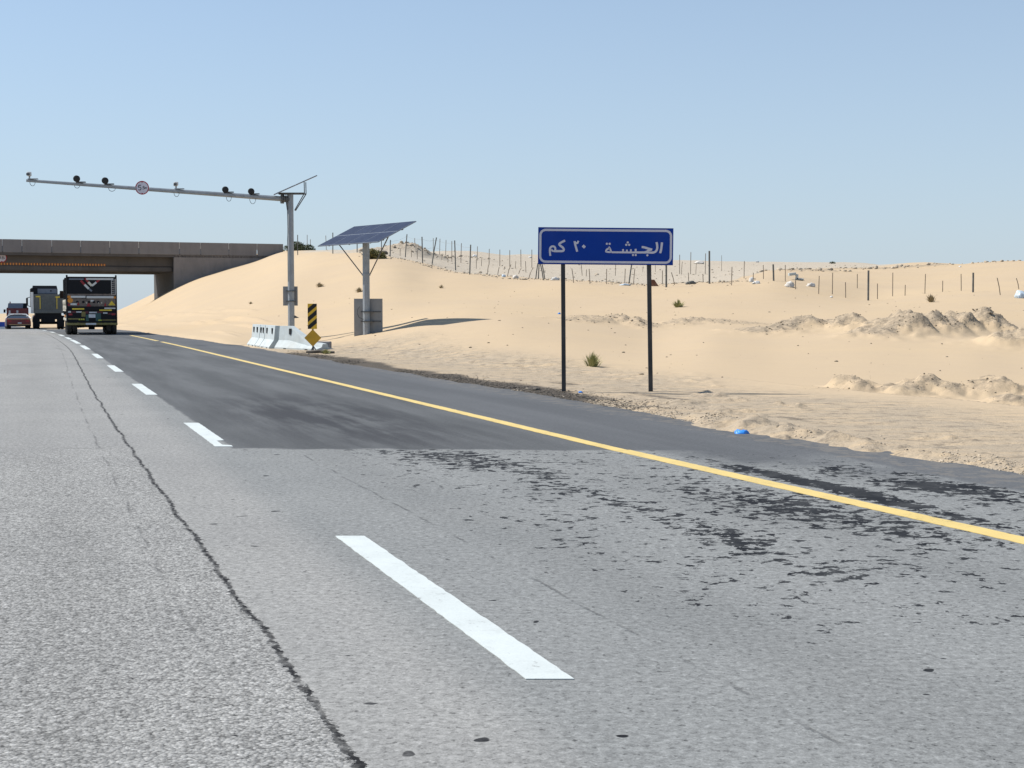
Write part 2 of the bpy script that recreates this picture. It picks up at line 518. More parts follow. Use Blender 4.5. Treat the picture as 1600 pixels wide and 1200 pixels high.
# ---- sand
def sand_material():
    m, nt, b = new_mat('desert_sand')
    geo = nt.nodes.new('ShaderNodeNewGeometry')
    P = geo.outputs['Position']
    dirt = n_attr(nt, 'dirt'); grav = n_attr(nt, 'gravel'); verge = n_attr(nt, 'verge')
    mp = nt.nodes.new('ShaderNodeMapping'); mp.inputs['Rotation'].default_value = (0, 0, R(-20)); mp.inputs['Scale'].default_value = (.30, 1.0, 1.0)
    nt.links.new(P, mp.inputs[0])
    big = n_noise(nt, mp.outputs[0], .16, 4, .55)
    mid = n_noise(nt, P, 1.1, 5, .6)
    fine = n_noise(nt, P, 24, 3, .7)
    clod = n_noise(nt, P, 5.0, 6, .72)
    col = n_mix(nt, big.ss(.3, .7), (.508, .388, .247), (.485, .374, .247))
    col = n_mix(nt, mid.ss(.45, .8) * .45, col, (.455, .35, .24))
    # verge: greyer, trampled; darker patches also paint in the shadows of its lumps
    vn = n_noise(nt, mp.outputs[0], 2.2, 6, .7)
    col = n_mix(nt, (verge * vn.ss(.30, .60) * .95).clamp(), col, (.37, .305, .225))
    vn2 = n_noise(nt, P, 3.6, 6, .75)
    col = n_mix(nt, (verge * vn2.ss(.50, .64) * .8).clamp(), col, (.20, .165, .125))
    deb = n_attr(nt, 'debris')
    dn = n_noise(nt, mp.outputs[0], 7.0, 6, .75)
    col = n_mix(nt, (deb * 1.1 + (dn - .5) * 1.6 - .25).ss(.1, .6) * deb.ss(.05, .3) * .9, col, (.062, .054, .046))
    # gravel plain
    gv = n_mix(nt, clod.ss(.35, .7), (.47, .405, .315), (.40, .345, .27))
    vo = nt.nodes.new('ShaderNodeTexVoronoi'); vo.inputs['Scale'].default_value = 2.2; nt.links.new(P, vo.inputs['Vector'])
    gv = n_mix(nt, E(vo.outputs['Distance']).ss(.14, .06) * .35, gv, (.60, .55, .46))
    col = n_mix(nt, grav.ss(.25, .8), col, gv)
    # soil heaps
    dm = (dirt + (clod - .5) * 1.3).ss(.50, 1.05) * .8
    dc = n_mix(nt, clod.ss(.4, .62), (.40, .325, .235), (.22, .18, .135))
    col = n_mix(nt, dm, col, dc)
    col = n_mul(nt, col, (fine - .5) * .16 + 1.0)
    nt.links.new(col, b.inputs['Base Color'])
    b.inputs['Roughness'].default_value = .95
    b.inputs['Specular IOR Level'].default_value = .15
    wv = n_noise(nt, mp.outputs[0], 6.0, 3, .6)
    ht = fine * .15 + wv * .5 * (1 - grav) + clod * (dirt * 3.0 + verge * 3.2 + grav * 2.0)
    n_bump(nt, ht, b, .5, .04)
    return m


M['sand'] = sand_material()


# ---- asphalt
def asphalt_material():
    m, nt, b = new_mat('asphalt')
    geo = nt.nodes.new('ShaderNodeNewGeometry'); P = geo.outputs['Position']
    uv = nt.nodes.new('ShaderNodeUVMap'); uv.uv_map = 'road'
    sp = nt.nodes.new('ShaderNodeSeparateXYZ'); nt.links.new(uv.outputs[0], sp.inputs[0])
    t = E(sp.outputs[0]); y = E(sp.outputs[1])
    sc = nt.nodes.new('ShaderNodeMapping'); nt.links.new(uv.outputs[0], sc.inputs[0]); sc.inputs['Scale'].default_value = (1.6, .13, 1)
    along = n_noise(nt, sc.outputs[0], 1.0, 4, .55)              # streaks along the traffic
    big = n_noise(nt, P, .45, 4, .6)
    mid = n_noise(nt, P, 2.6, 5, .65)
    fine = n_noise(nt, P, 55, 3, .75)
    fine2 = n_noise(nt, P, 130, 2, .6)
    edge = (n_noise(nt, P, 1.1, 4, .6) - .5)
    vo = nt.nodes.new('ShaderNodeTexVoronoi'); vo.inputs['Scale'].default_value = 75; nt.links.new(P, vo.inputs['Vector'])
    vd = E(vo.outputs['Distance'])
    vsep = nt.nodes.new('ShaderNodeSeparateColor'); nt.links.new(vo.outputs['Color'], vsep.inputs[0])
    vc = E(vsep.outputs[0])
    # coarse old surfacing left of the joint, in front
    left = (t + edge * .05).ss(-.88, -.98)
    coarse = left * (y + edge * 2.0).ss(15.5, 12.5)
    # fresh overlay on the right lane and the shoulder
    overlay = (t + edge * .10).ss(.0, .06) * (y + edge * .35 + (mid - .5) * .35 + (fine - .5) * .12 + t * .06).ss(13.86, 14.02)
    shoulder_dark = (t + edge * .25).ss(3.75, 3.95) * (y + edge * 5.0 + t * .9).ss(15.2, 18.2)
    overlay = overlay.max(shoulder_dark)
    rim = (t + edge * .35).ss(5.12, 5.34) * (y).ss(7.0, 9.0)
    overlay = overlay.max(rim)
    c_right = n_mix(nt, big.ss(.3, .7), (.225, .229, .222), (.200, .205, .200))
    c_left = n_mix(nt, big.ss(.3, .7), (.270, .267, .254), (.243, .241, .231))
    col = n_mix(nt, t.ss(-.1, -.5), c_right, c_left)
    # the smoother worn tracks
    track = t.bell(1.0, .6) + t.bell(2.75, .6) + t.bell(-1.75, .5) * .7
    new = n_mix(nt, (along.ss(.3, .72) * .65 + mid * .35).clamp(), (.072, .075, .077), (.136, .140, .142))
    new = n_mix(nt, t.ss(3.5, 3.9) * .5, new, (.105, .109, .116))
    # overlay is darkest in its middle distance where tyres dragged tar
    swp = n_noise(nt, sc.outputs[0], 2.3, 5, .6)
    dk = (y.bell(18.0, 8.0) * 1.2 * (swp * .8 + big * .35 + mid * .2).ss(.52, .80) * (t.bell(1.7, 2.1))).clamp()
    new = n_mix(nt, dk * .9, new, (.045, .046, .05))
    col = n_mul(nt, col, 1.0 - track * .07 + (along - .5) * .22 + (mid - .5) * .16)
    col = n_mix(nt, overlay, col, new)
    # grain
    grit = n_noise(nt, P, 24, 5, .82)
    grain = (fine - .5) * .6 + (fine2 - .5) * .4 + (grit - .5) * 1.5 + (n_noise(nt, P, 42, 2, .5)).ss(.60, .70) * .22 - (n_noise(nt, P, 36, 2, .5)).ss(.40, .31) * .30
    col = n_mul(nt, col, 1.0 + grain * (1.35 - overlay * .7))
    blotch = n_noise(nt, P, 3.2, 5, .65)
    stone = ((vc - .45) * .55 - vd.ss(.45, .75) * .38 + (grit - .5) * 1.0 + (blotch - .5) * .35) * coarse
    col = n_mul(nt, col, (1.0 + stone + coarse * .08).max(.12))
    # scattered dark pits in the old surface on the left
    pit = (n_noise(nt, P, 38, 2, .5)).ss(.66, .72) * coarse
    col = n_mix(nt, pit * .6, col, (.05, .05, .05))
    # tar patches and splashes in front of the overlay edge
    stn = n_noise(nt, P, 8.5, 4, .66, .25)
    stn2 = n_noise(nt, P, 23.0, 4, .7)
    stn3 = n_noise(nt, P, 1.7, 2, .5)
    near = y.ss(14.6, 13.6) * (1 - overlay * .7)
    wander = (n_noise(nt, P, .35, 2, .5) - .5) * .7
    trail = (t + wander).bell(2.12, .55) * y.ss(5.6, 8.0) * .88
    trail2 = (t + wander).bell(1.75, 1.0) * y.ss(10.6, 12.8) * .95
    pool = (t + wander * .7).bell(3.1, 1.15) * y.bell(9.6, 3.6) * 1.08
    slick = (t + wander * .5).bell(4.0, .34) * y.bell(11.0, 4.0) * 1.7
    shp = t.bell(4.9, 1.15) * y.bell(11.5, 4.5) * 1.2
    lane = t.ss(.2, 1.4) * .50 * y.ss(4.5, 7.0)
    msk = (trail.max(trail2).max(pool).max(slick).max(shp).max(lane) * near)
    tar = (stn * .60 + stn2 * .22 + stn3 * .18 + msk * .165).ss(.636, .655) * near.ss(0.0, .3)
    # a few single pock marks everywhere on the near lanes
    pock = (n_noise(nt, P, 7.0, 1.5, .45)).ss(.735, .755) * t.ss(-.95, -.7) * (1 - overlay)
    tar = tar.max(pock)
    col = n_mix(nt, tar * (mid * .7 + .60).clamp(), col, (.013, .0135, .0155))
    # joints and cracks along the lane
    jit = (n_noise(nt, P, 17, 4, .8) - .5) * .105 + (n_noise(nt, P, 1.2, 2, .5) - .5) * .10
    drift = y.ss(14, 50) * .33
    d1 = (t + jit - drift + .93).abs()
    wv = (n_noise(nt, P, 8, 3, .7)).ss(.30, .60)
    cr = d1.ss(.017, .009) * (wv * .6 + .4) * y.ss(95, 60)
    d2 = (t + jit * .8 - drift + 1.22).abs()
    cr2 = d2.ss(.014, .004) * (n_noise(nt, P, .9, 3, .6)).ss(.42, .58) * .38 * y.ss(3, 8)
    d3 = (t + jit * .5 - .58).abs()
    cr3 = d3.ss(.014, .004) * (n_noise(nt, P, 2.2, 3, .6)).ss(.42, .6) * .4 * (1 - overlay)
    # transverse seam across the old lane
    d4 = (y + jit * 1.5 + t * .02 - 13.9).abs()
    cr4 = d4.ss(.05, .015) * t.ss(-.9, -1.1) * mid.ss(.45, .6) * .55
    # diagonal skid line far left
    d5 = (t + 1.1 + (y - 50.0) * .075 + jit).abs()
    cr5 = d5.ss(.14, .03) * y.ss(22, 26) * y.ss(52, 46) * t.ss(-.7, -.9) * .22
    crack = cr.max(cr2).max(cr3).max(cr4).max(cr5)
    col = n_mix(nt, crack, col, (.016, .016, .017))
    # blown sand at the edges
    sd = (n_noise(nt, P, 4.0, 6, .75) + t.ss(4.7, 5.6) * .26).ss(.72, .82) * t.ss(4.6, 5.4)
    col = n_mix(nt, sd * .18, col, (.36, .30, .22))
    nt.links.new(col, b.inputs['Base Color'])
    b.inputs['Roughness'].default_value = .85
    rg = (.9 - tar * .08)
    nt.links.new(rg.s, b.inputs['Roughness'])
    b.inputs['Specular IOR Level'].default_value = .12
    ht = fine * .35 + fine2 * .2 - vd * coarse * 1.3 - crack * 2.0 - pit
    n_bump(nt, ht, b, .55, .006)
    return m


M['asphalt'] = asphalt_material()


def paint_material(name, c, wear, coldark):
    m, nt, b = new_mat(name)
    geo = nt.nodes.new('ShaderNodeNewGeometry'); P = geo.outputs['Position']
    n1 = n_noise(nt, P, 28, 4, .7); n2 = n_noise(nt, P, 2.0, 4, .6); n3 = n_noise(nt, P, 90, 2, .6)
    col = n_mix(nt, n2.ss(.3, .7), c, tuple(q * .9 for q in c))
    col = n_mul(nt, col, 1.0 + (n3 - .5) * .2)
    n4 = n_noise(nt, P, 7.0, 5, .7)
    col = n_mix(nt, n4.ss(.52, .78) * .30, col, coldark)
    col = n_mix(nt, (n1 + (n2 - .5) * .5).ss(.63, .74) * wear, col, coldark)
    nt.links.new(col, b.inputs['Base Color'])
    b.inputs['Roughness'].default_value = .7
    n_bump(nt, n3, b, .3, .003)
    return m


M['line_white'] = paint_material('white_road_paint', (.56, .60, .58), .8, (.25, .25, .24))
M['line_yellow'] = paint_material('yellow_road_paint', (.66, .49, .17), .7, (.25, .20, .10))


def foliage_mat(name, c1, c2):
    m, nt, b = new_mat(name)
    geo = nt.nodes.new('ShaderNodeNewGeometry')
    oi = nt.nodes.new('ShaderNodeTexNoise'); oi.inputs['Scale'].default_value = 6.0
    nt.links.new(geo.outputs['Position'], oi.inputs['Vector'])
    rp = E(geo.outputs['Random Per Island'])
    nt.links.new(n_mix(nt, (rp * .6 + E(oi.outputs['Fac']) * .5).clamp(), c1, c2), b.inputs['Base Color'])
    b.inputs['Roughness'].default_value = .7
    b.inputs['Specular IOR Level'].default_value = .2
    return m


M['leaf_dark'] = foliage_mat('dark_shrub_leaf', (.035, .055, .025), (.11, .125, .06))
M['leaf_yellow'] = foliage_mat('yellow_green_shrub_leaf', (.10, .11, .045), (.26, .22, .09))
M['grass'] = foliage_mat('desert_grass_blade', (.15, .18, .06), (.40, .37, .17))
M['dry'] = foliage_mat('dry_grass_blade', (.20, .16, .09), (.40, .33, .21))
M['twig'] = simple('dry_twig', (.12, .09, .065), .9, 0, .3, 4)


# ------------------------------------------------------------------ mesh builder
class MB:
    def __init__(s):
        s.v = []; s.f = []; s.m = []

    def add(s, verts, faces, mi=0):
        o = len(s.v)
        s.v.extend([tuple(q) for q in verts])
        s.f.extend([tuple(i + o for i in f) for f in faces])
        s.m.extend([mi] * len(faces))

    def box(s, c, d, rot=None, mi=0, bev=0.0):
        hx, hy, hz = d[0] / 2, d[1] / 2, d[2] / 2
        if bev > 0:
            b_ = min(bev, hx * .9, hy * .9, hz * .9)
            vs = []
            bm = bmesh.new()
            bmesh.ops.create_cube(bm, size=1.0)
            for q in bm.verts: q.co = Vector((q.co.x * d[0], q.co.y * d[1], q.co.z * d[2]))
            bmesh.ops.bevel(bm, geom=list(bm.edges), offset=b_, segments=1, affect='EDGES')
            bm.verts.index_update()
            vs = [q.co.copy() for q in bm.verts]; fs = [[q.index for q in f.verts] for f in bm.faces]
            bm.free()
        else:
            vs = [Vector((x, y, z)) for x in (-hx, hx) for y in (-hy, hy) for z in (-hz, hz)]
            fs = [(0, 1, 3, 2), (4, 6, 7, 5), (0, 4, 5, 1), (2, 3, 7, 6), (0, 2, 6, 4), (1, 5, 7, 3)]
        c = Vector(c)
        s.add([(rot @ q if rot else q) + c for q in vs], fs, mi)
        return s

    def hexa(s, bot, top, mi=0):
        """bot and top: four points each, same winding"""
        s.add(list(bot) + list(top), [(3, 2, 1, 0), (4, 5, 6, 7), (0, 1, 5, 4), (1, 2, 6, 5), (2, 3, 7, 6), (3, 0, 4, 7)], mi)
        return s

    def tube(s, pts, r, n=6, mi=0, r1=None, cap=True):
        pts = [Vector(p) for p in pts]
        L = len(pts)
        rings = []
        for i, p in enumerate(pts):
            d = (pts[min(i + 1, L - 1)] - pts[max(i - 1, 0)]).normalized()
            a = Vector((0, 0, 1)) if abs(d.z) < .9 else Vector((1, 0, 0))
            u = d.cross(a).normalized(); w = d.cross(u).normalized()
            rr = r if r1 is None else r + (r1 - r) * i / max(1, L - 1)
            rings.append([p + (u * math.cos(2 * math.pi * (k + .5) / n) + w * math.sin(2 * math.pi * (k + .5) / n)) * rr for k in range(n)])
        vs = [q for ring in rings for q in ring]
        fs = []
        for i in range(L - 1):
            for k in range(n):
                a = i * n + k; b = i * n + (k + 1) % n
                fs.append((a, a + n, b + n, b))
        if cap:
            fs.append(tuple(range(n))); fs.append(tuple(reversed(range((L - 1) * n, L * n))))
        s.add(vs, fs, mi)
        return s

    def prism(s, poly, axis_o, ax, ay, az, depth, mi=0):
        """polygon in (ax, ay) extruded along az by depth from axis_o"""
        o = Vector(axis_o); ax = Vector(ax); ay = Vector(ay); az = Vector(az)
        n = len(poly)
        a = [o + ax * p[0] + ay * p[1] for p in poly]
        b = [q + az * depth for q in a]
        fs = [tuple(range(n))[::-1], tuple(range(n, 2 * n))]
        for i in range(n):
            j = (i + 1) % n
            fs.append((i, j, j + n, i + n))
        s.add(a + b, fs, mi)
        return s

    def build(s, name, mats, parent=None, loc=None, smooth=False, link=True):
        me = bpy.data.meshes.new(name)
        me.from_pydata(s.v, [], s.f)
        mats = mats if isinstance(mats, (list, tuple)) else [mats]
        for q in mats: me.materials.append(q)
        if len(mats) > 1: me.polygons.foreach_set('material_index', s.m)
        bm = bmesh.new(); bm.from_mesh(me)
        bmesh.ops.recalc_face_normals(bm, faces=bm.faces)
        bm.to_mesh(me); bm.free()
        if smooth: me.shade_smooth()
        me.update()
        o = bpy.data.objects.new(name, me)
        if parent: o.parent = parent
        if loc is not None: o.location = loc
        if link: COL.objects.link(o)
        return o


def tag(o, label=None, cat=None, group=None, kind=None):
    if label: o['label'] = label
    if cat: o['category'] = cat
    if group: o['group'] = group
    if kind: o['kind'] = kind
    return o


def thing(name, loc, rz=0.0, label=None, cat=None, group=None):
    o = bpy.data.objects.new(name, None)
    o.empty_display_size = .2
    o.location = loc; o.rotation_euler = (0, 0, rz)
    COL.objects.link(o)
    return tag(o, label, cat, group)


def mesh_np(name, V, quads, mat, attrs=None, uv=None, smooth=True):
    me = bpy.data.meshes.new(name)
    nv, nf = len(V), len(quads)
    me.vertices.add(nv); me.vertices.foreach_set('co', V.astype(np.float32).ravel())
    me.loops.add(nf * 4); me.loops.foreach_set('vertex_index', quads.astype(np.int32).ravel())
    me.polygons.add(nf); me.polygons.foreach_set('loop_start', np.arange(0, nf * 4, 4, dtype=np.int32))
    if attrs:
        for k, a in attrs.items():
            at_ = me.attributes.new(k, 'FLOAT', 'POINT'); at_.data.foreach_set('value', a.astype(np.float32).ravel())
    me.materials.append(mat)
    me.update(calc_edges=True)
    if uv is not None:
        l = me.uv_layers.new(name='road'); l.data.foreach_set('uv', uv[quads.ravel()].astype(np.float32).ravel())
    if smooth: me.shade_smooth()
    o = bpy.data.objects.new(name, me); COL.objects.link(o)
    return o


def grid_quads(nr, nc):
    i = np.arange(nr * nc).reshape(nr, nc)
    return np.stack([i[:-1, :-1], i[:-1, 1:], i[1:, 1:], i[1:, :-1]], -1).reshape(-1, 4)


# ------------------------------------------------------------------ the desert ground
cols = np.concatenate([np.linspace(-2600, -230, 60), np.arange(-200, 1700, 3.4), np.linspace(1710, 4200, 70)])
ys = [3.0]
while ys[-1] < 4800:
    y = ys[-1]
    ys.append(y * (1.0085 if y < 10 else 1.0044 if y < 70 else 1.006 if y < 160 else 1.015 if y < 420 else 1.12))
ys = np.array(ys)
U = (cols - 800) / F / CP
GX = ys[:, None] * U[None, :]; GY = np.repeat(ys[:, None], len(cols), 1)
zz, dirt, grav, verge, deb = terrain(GX.ravel(), GY.ravel(), True)
V = np.stack([GX.ravel(), GY.ravel(), zz], -1)
ground = mesh_np('desert_ground', V, grid_quads(len(ys), len(cols)), M['sand'], dict(dirt=dirt, gravel=grav, verge=verge, debris=deb))
tag(ground, kind='structure')
# the ground goes on behind and beside the camera
bk = MB()
bk.add([(-600, -200, -.16), (600, -200, -.16), (600, 3.3, -.16), (-600, 3.3, -.16)], [(0, 1, 2, 3)])
tag(bk.build('ground', M['sand']), kind='structure')

# ------------------------------------------------------------------ the road
rY = np.concatenate([np.arange(-30, 4, 2.0), np.arange(4, 60, .5), np.arange(60, 130, 1.0), np.arange(130, 330, 2.5)])
tt = np.concatenate([[ROAD_L], np.arange(-9, 5.9, .35), [6.1]])
TT, YY = np.meshgrid(tt, rY)
sl = lane_slope(YY)
RX = lane_x(YY) + TT * np.sqrt(1 + sl * sl)
RZ = road_z(YY)
road = mesh_np('road', np.stack([RX.ravel(), YY.ravel(), RZ.ravel()], -1), grid_quads(len(rY), len(tt)), M['asphalt'],
               uv=np.stack([TT.ravel(), YY.ravel()], -1))
tag(road, kind='structure')


def flat_Y(py):
    return on_flat(800, py).y


def strip(name, y0, y1, t0, t1, w, mat, step=.25, jit=.006, dz=.004, seed=1, notch=None, par=None):
    """painted strip on the road between stations; t0,t1 are the offsets of its centre at both ends"""
    n = max(2, int((y1 - y0) / step) + 1)
    vs = []; fs = []
    r_ = random.Random(seed)
    for i in range(n):
        f = i / (n - 1); y = y0 + (y1 - y0) * f
        tc_ = t0 + (t1 - t0) * f
        a = tc_ - w / 2 + r_.uniform(-jit, jit); b = tc_ + w / 2 + r_.uniform(-jit, jit)
        if notch and notch[0] < y < notch[1]: b = tc_ + notch[2]
        for t_ in (a, b):
            p = road_pt(t_, y, dz); vs.append(p)
    lo = [q - Vector((0, 0, .003)) for q in vs]
    N = len(vs)
    for i in range(n - 1):
        fs.append((2 * i, 2 * i + 1, 2 * i + 3, 2 * i + 2))
        fs.append((2 * i, 2 * i + 2, N + 2 * i + 2, N + 2 * i)); fs.append((2 * i + 1, N + 2 * i + 1, N + 2 * i + 3, 2 * i + 3))
    fs.append((0, N, N + 1, 1)); fs.append((N - 2, N - 1, 2 * N - 1, 2 * N - 2))
    mb = MB(); mb.add(vs + lo, fs)
    return mb.build(name, mat, par)


DASH = [(838, 1062), (661, 698), (600, 617), (571, 581), (553, 560), (540, 546), (531, 537), (527.2, 530.2), (522.9, 525.2)]
for i, (a, b) in enumerate(DASH):
    y0, y1 = flat_Y(b), flat_Y(a)
    strip('lane_dash', y0, y1, -.03, -.03, .17, M['line_white'], step=.06 if i < 2 else .3, jit=.0035, seed=i + 3, par=road,
          notch=(y0 + .16, y0 + .62, .005) if i == 1 else None)
for k in range(6):
    y0 = 77.5 + k * 8.6
    strip('lane_dash', y0, y0 + 3.1, -.03, -.03, .17, M['line_white'], step=1, jit=.003, seed=30 + k, par=road)
strip('edge_line', 3.2, 13.75, 3.92, 3.60, .175, M['line_yellow'], step=.07, jit=.006, seed=51, par=road)
strip('edge_line', 13.68, 20, 3.585, 3.53, .155, M['line_yellow'], step=.12, jit=.006, seed=52, par=road, dz=.0047)
strip('edge_line', 20.0, 57, 3.53, 3.25, .15, M['line_yellow'], step=.5, jit=.004, seed=53, par=road)
strip('edge_line', 58.5, 70, 3.25, 3.2, .15, M['line_yellow'], step=.5, jit=.004, seed=54, par=road)

# ------------------------------------------------------------------ the bridge
B0 = Vector((-54.5, 150.0, 0))
BD = Vector((.92, .392, 0)).normalized()
BN = Vector((-BD.y, BD.x, 0))           # away from the camera
br = thing('bridge', B0, math.atan2(BD.y, BD.x),
           'grey brown concrete road bridge crossing above the highway with panelled parapet', 'bridge')
def bridge_x(px):
    u = (px - 800) / F / CP
    # (B0.x + BD.x L)/(B0.y + BD.y L) = u
    return (u * B0.y - B0.x) / (BD.x - u * BD.y)


# local frame: x along the deck to the right, y away from the camera
ABX = 18.35                               # near corner of the abutment
W = 14.2


def bx(name, x0, x1, y0, y1, z0, z1, mat, bev=0.0, par=br):
    m = MB(); m.box(((x0 + x1) / 2, (y0 + y1) / 2, (z0 + z1) / 2), (x1 - x0, y1 - y0, z1 - z0), bev=bev)
    return m.build(name, mat, par)


DL = -60.0
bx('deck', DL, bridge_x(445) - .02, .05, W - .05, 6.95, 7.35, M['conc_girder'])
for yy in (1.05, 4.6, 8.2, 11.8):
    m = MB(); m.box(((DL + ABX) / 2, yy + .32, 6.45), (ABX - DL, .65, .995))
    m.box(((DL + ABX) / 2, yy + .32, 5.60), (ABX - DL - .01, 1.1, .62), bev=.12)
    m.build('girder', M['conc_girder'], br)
# parapet panels, each its own piece with an open joint between
edges = [DL + 3.4 * k for k in range(0, 16)]
pj = [8, 38.4, 84.7, 129.7, 175, 220, 283.3, 316, 360, 404]


jx = [bridge_x(p) for p in pj]
left = [jx[0] - 3.45 * k for k in range(17, 0, -1)]
BE = bridge_x(445)
jx = left + jx + [BE]
for side, yy in ((0, 0.0), (1, W - .25)):
    for a, b_ in zip(jx[:-1], jx[1:]):
        m = MB(); m.box(((a + b_) / 2, yy + .125, 7.93), (b_ - a - .10, .25, 1.40), bev=.02)
        m.build('parapet_panel', M['conc_parapet'], br)
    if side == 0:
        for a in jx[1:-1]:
            m = MB(); m.box((a, .16, 8.28), (.098, .12, .72)); m.build('joint_sky_strip', M['joint_sky'], br)  # pale strip paints the sky that shows through the joint
# abutment: side wall facing the road and the wing wall under the parapet
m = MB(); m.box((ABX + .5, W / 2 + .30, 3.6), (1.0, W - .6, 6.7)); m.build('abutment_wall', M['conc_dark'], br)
m = MB()
m.box(((ABX + BE) / 2, .30, 4.1), (BE - ABX - .02, .5, 6.2))
m.build('wing_wall', M['conc_bridge'], br)
m = MB(); m.box(((ABX + BE) / 2, W - .3, 4.1), (BE - ABX - .02, .5, 6.2)); m.build('wing_wall', M['conc_bridge'], br)
m = MB(); m.box(((ABX + BE) / 2, .30, 7.085), (BE - ABX - .03, .46, .26)); m.build('wall_coping', M['conc_bridge'], br)
# far-side pier of the span, out of the frame to the left
m = MB(); m.box((ABX - 36, W / 2, 2.6), (1.2, W - 2, 6.6)); m.build('pier', M['conc_bridge'], br)
# row of orange reflectors on the girder
lamp_m = simple('orange_reflector', (.70, .27, .05), .4, 0, .15, 4)
rp_ = MB(); rp_.box((0, 0, 0), (.13, .03, .26), bev=.01)
proto = None
x = bridge_x(168)
first = True
x0r = bridge_x(0) - 4
while x > x0r:
    if proto is None:
        proto = rp_.build('reflector', lamp_m, br); ob = proto
    else:
        ob = proto.copy(); COL.objects.link(ob)
    ob.location = (x, 1.03, 6.02)
    x -= .305
bk_ = MB(); bk_.box(((x0r + bridge_x(168)) / 2, 1.043, 6.02), (bridge_x(168) - x0r + .3, .02, .30)); bk_.build('reflector_board', M['rust'], br)


# ---- writing by strokes: flat ribbons of a given width
_rk = [0]


def ribbon(mb, pts, w, o, ax, ay, az, th, mi=0, closed=False):
    _rk[0] += 1; th = th + .00035 * (_rk[0] % 9)          # strokes that cross lie at slightly different heights
    o = Vector(o) - Vector(az) * (.0002 * (_rk[0] % 7))
    pts = [Vector((p[0], p[1])) for p in pts]
    n = len(pts)
    L = []; Rr = []
    for i in range(n):
        if closed: d = (pts[(i + 1) % n] - pts[(i - 1) % n])
        else: d = (pts[min(i + 1, n - 1)] - pts[max(i - 1, 0)])
        d = d.normalized() if d.length > 1e-9 else Vector((1, 0))
        q = Vector((-d.y, d.x)) * (w / 2)
        L.append(pts[i] + q); Rr.append(pts[i] - q)
    W3 = lambda p, k: Vector(o) + Vector(ax) * p.x + Vector(ay) * p.y + Vector(az) * (th * k)
    m = n if closed else n - 1
    vs = [W3(p, 1) for p in L] + [W3(p, 1) for p in Rr] + [W3(p, 0) for p in L] + [W3(p, 0) for p in Rr]
    fs = []
    for i in range(m):
        j = (i + 1) % n
        fs += [(i, j, n + j, n + i), (i, 2 * n + i, 2 * n + j, j), (n + i, n + j, 3 * n + j, 3 * n + i)]
    if not closed:
        fs += [(0, n, 3 * n, 2 * n), (n - 1, 3 * n - 1, 4 * n - 1, 2 * n - 1)]
    mb.add(vs, fs, mi)


def disc_pts(cx, cy, r, n=14, a0=0.0):
    return [(cx + r * math.cos(a0 + 2 * math.pi * k / n), cy + r * math.sin(a0 + 2 * math.pi * k / n)) for k in range(n)]


def spline(pts, n=6):
    """Catmull-Rom through points"""
    P_ = [Vector((p[0], p[1])) for p in pts]
    out = []
    for i in range(len(P_) - 1):
        p0 = P_[max(i - 1, 0)]; p1 = P_[i]; p2 = P_[i + 1]; p3 = P_[min(i + 2, len(P_) - 1)]
        for k in range(n):
            t = k / n
            out.append(.5 * ((2 * p1) + (p2 - p0) * t + (2 * p0 - 5 * p1 + 4 * p2 - p3) * t * t + (3 * p1 - p0 - 3 * p2 + p3) * t ** 3))
    out.append(P_[-1])
    return [(q.x, q.y) for q in out]


def round_sign(par, c, r, ax, ay, az, glyphs, ring=.13, tri=.2):
    """round height limit sign; az points at the viewer; glyphs: list of (polyline, width) in units of r"""
    c = Vector(c); ax = Vector(ax); ay = Vector(ay); az = Vector(az)
    m = MB(); m.prism(disc_pts(0, 0, r, 32), c, ax, ay, az, .02); pl = m.build('height_limit_plate', M['sign_white'], par)
    m = MB()
    ribbon(m, disc_pts(0, 0, r * (1 - ring / 2), 32), r * ring, c + az * .021, ax, ay, az, .004, closed=True)
    for s in (1, -1):
        m.prism([(-tri * r, s * r * (1 - ring * .9)), (tri * r, s * r * (1 - ring * .9)), (0, s * r * (1 - ring - tri * 1.1))], c + az * .0212, ax, ay, az, .0075)
    m.build('red_ring', M['sign_red'], par)
    for g, w in glyphs:
        m = MB(); ribbon(m, [(p[0] * r, p[1] * r) for p in g], w * r, c + az * .022, ax, ay, az, .003)
        m.build('character_stroke', M['black'], pl)


# height limit sign hung on the girder, reads 4.8 with small m
g48 = [([(-.55, .0), (-.25, .3), (-.25, -.25)], .09), ([(-.58, -.05), (-.12, -.05)], .09),
       ([(-.02, -.22), (.03, -.22)], .1),
       (disc_pts(.2, .12, .13, 10) + [(.33, .12)], .08), (disc_pts(.2, -.14, .15, 10) + [(.35, -.14)], .08),
       ([(.5, -.25), (.5, 0), (.58, .02), (.6, -.25)], .05)]
round_sign(br, (bridge_x(7.5), .95, 6.68), .52, (1, 0, 0), (0, 0, 1), (0, -1, 0), g48, .16, .22)
m = MB(); m.box((bridge_x(7.5), 1.0, 6.68), (.06, .08, .9)); m.build('sign_bracket', M['galv'], br)

# ------------------------------------------------------------------ gantry with traffic cameras
GY = 55.8
GB = at(455, 480, GY); GB.z = gz(GB.x, GB.y)
gan = thing('camera_gantry', GB, 0, 'tall galvanised steel pole with long arm of detectors reaching over the road', 'gantry')


def L_(p): return Vector(p) - GB


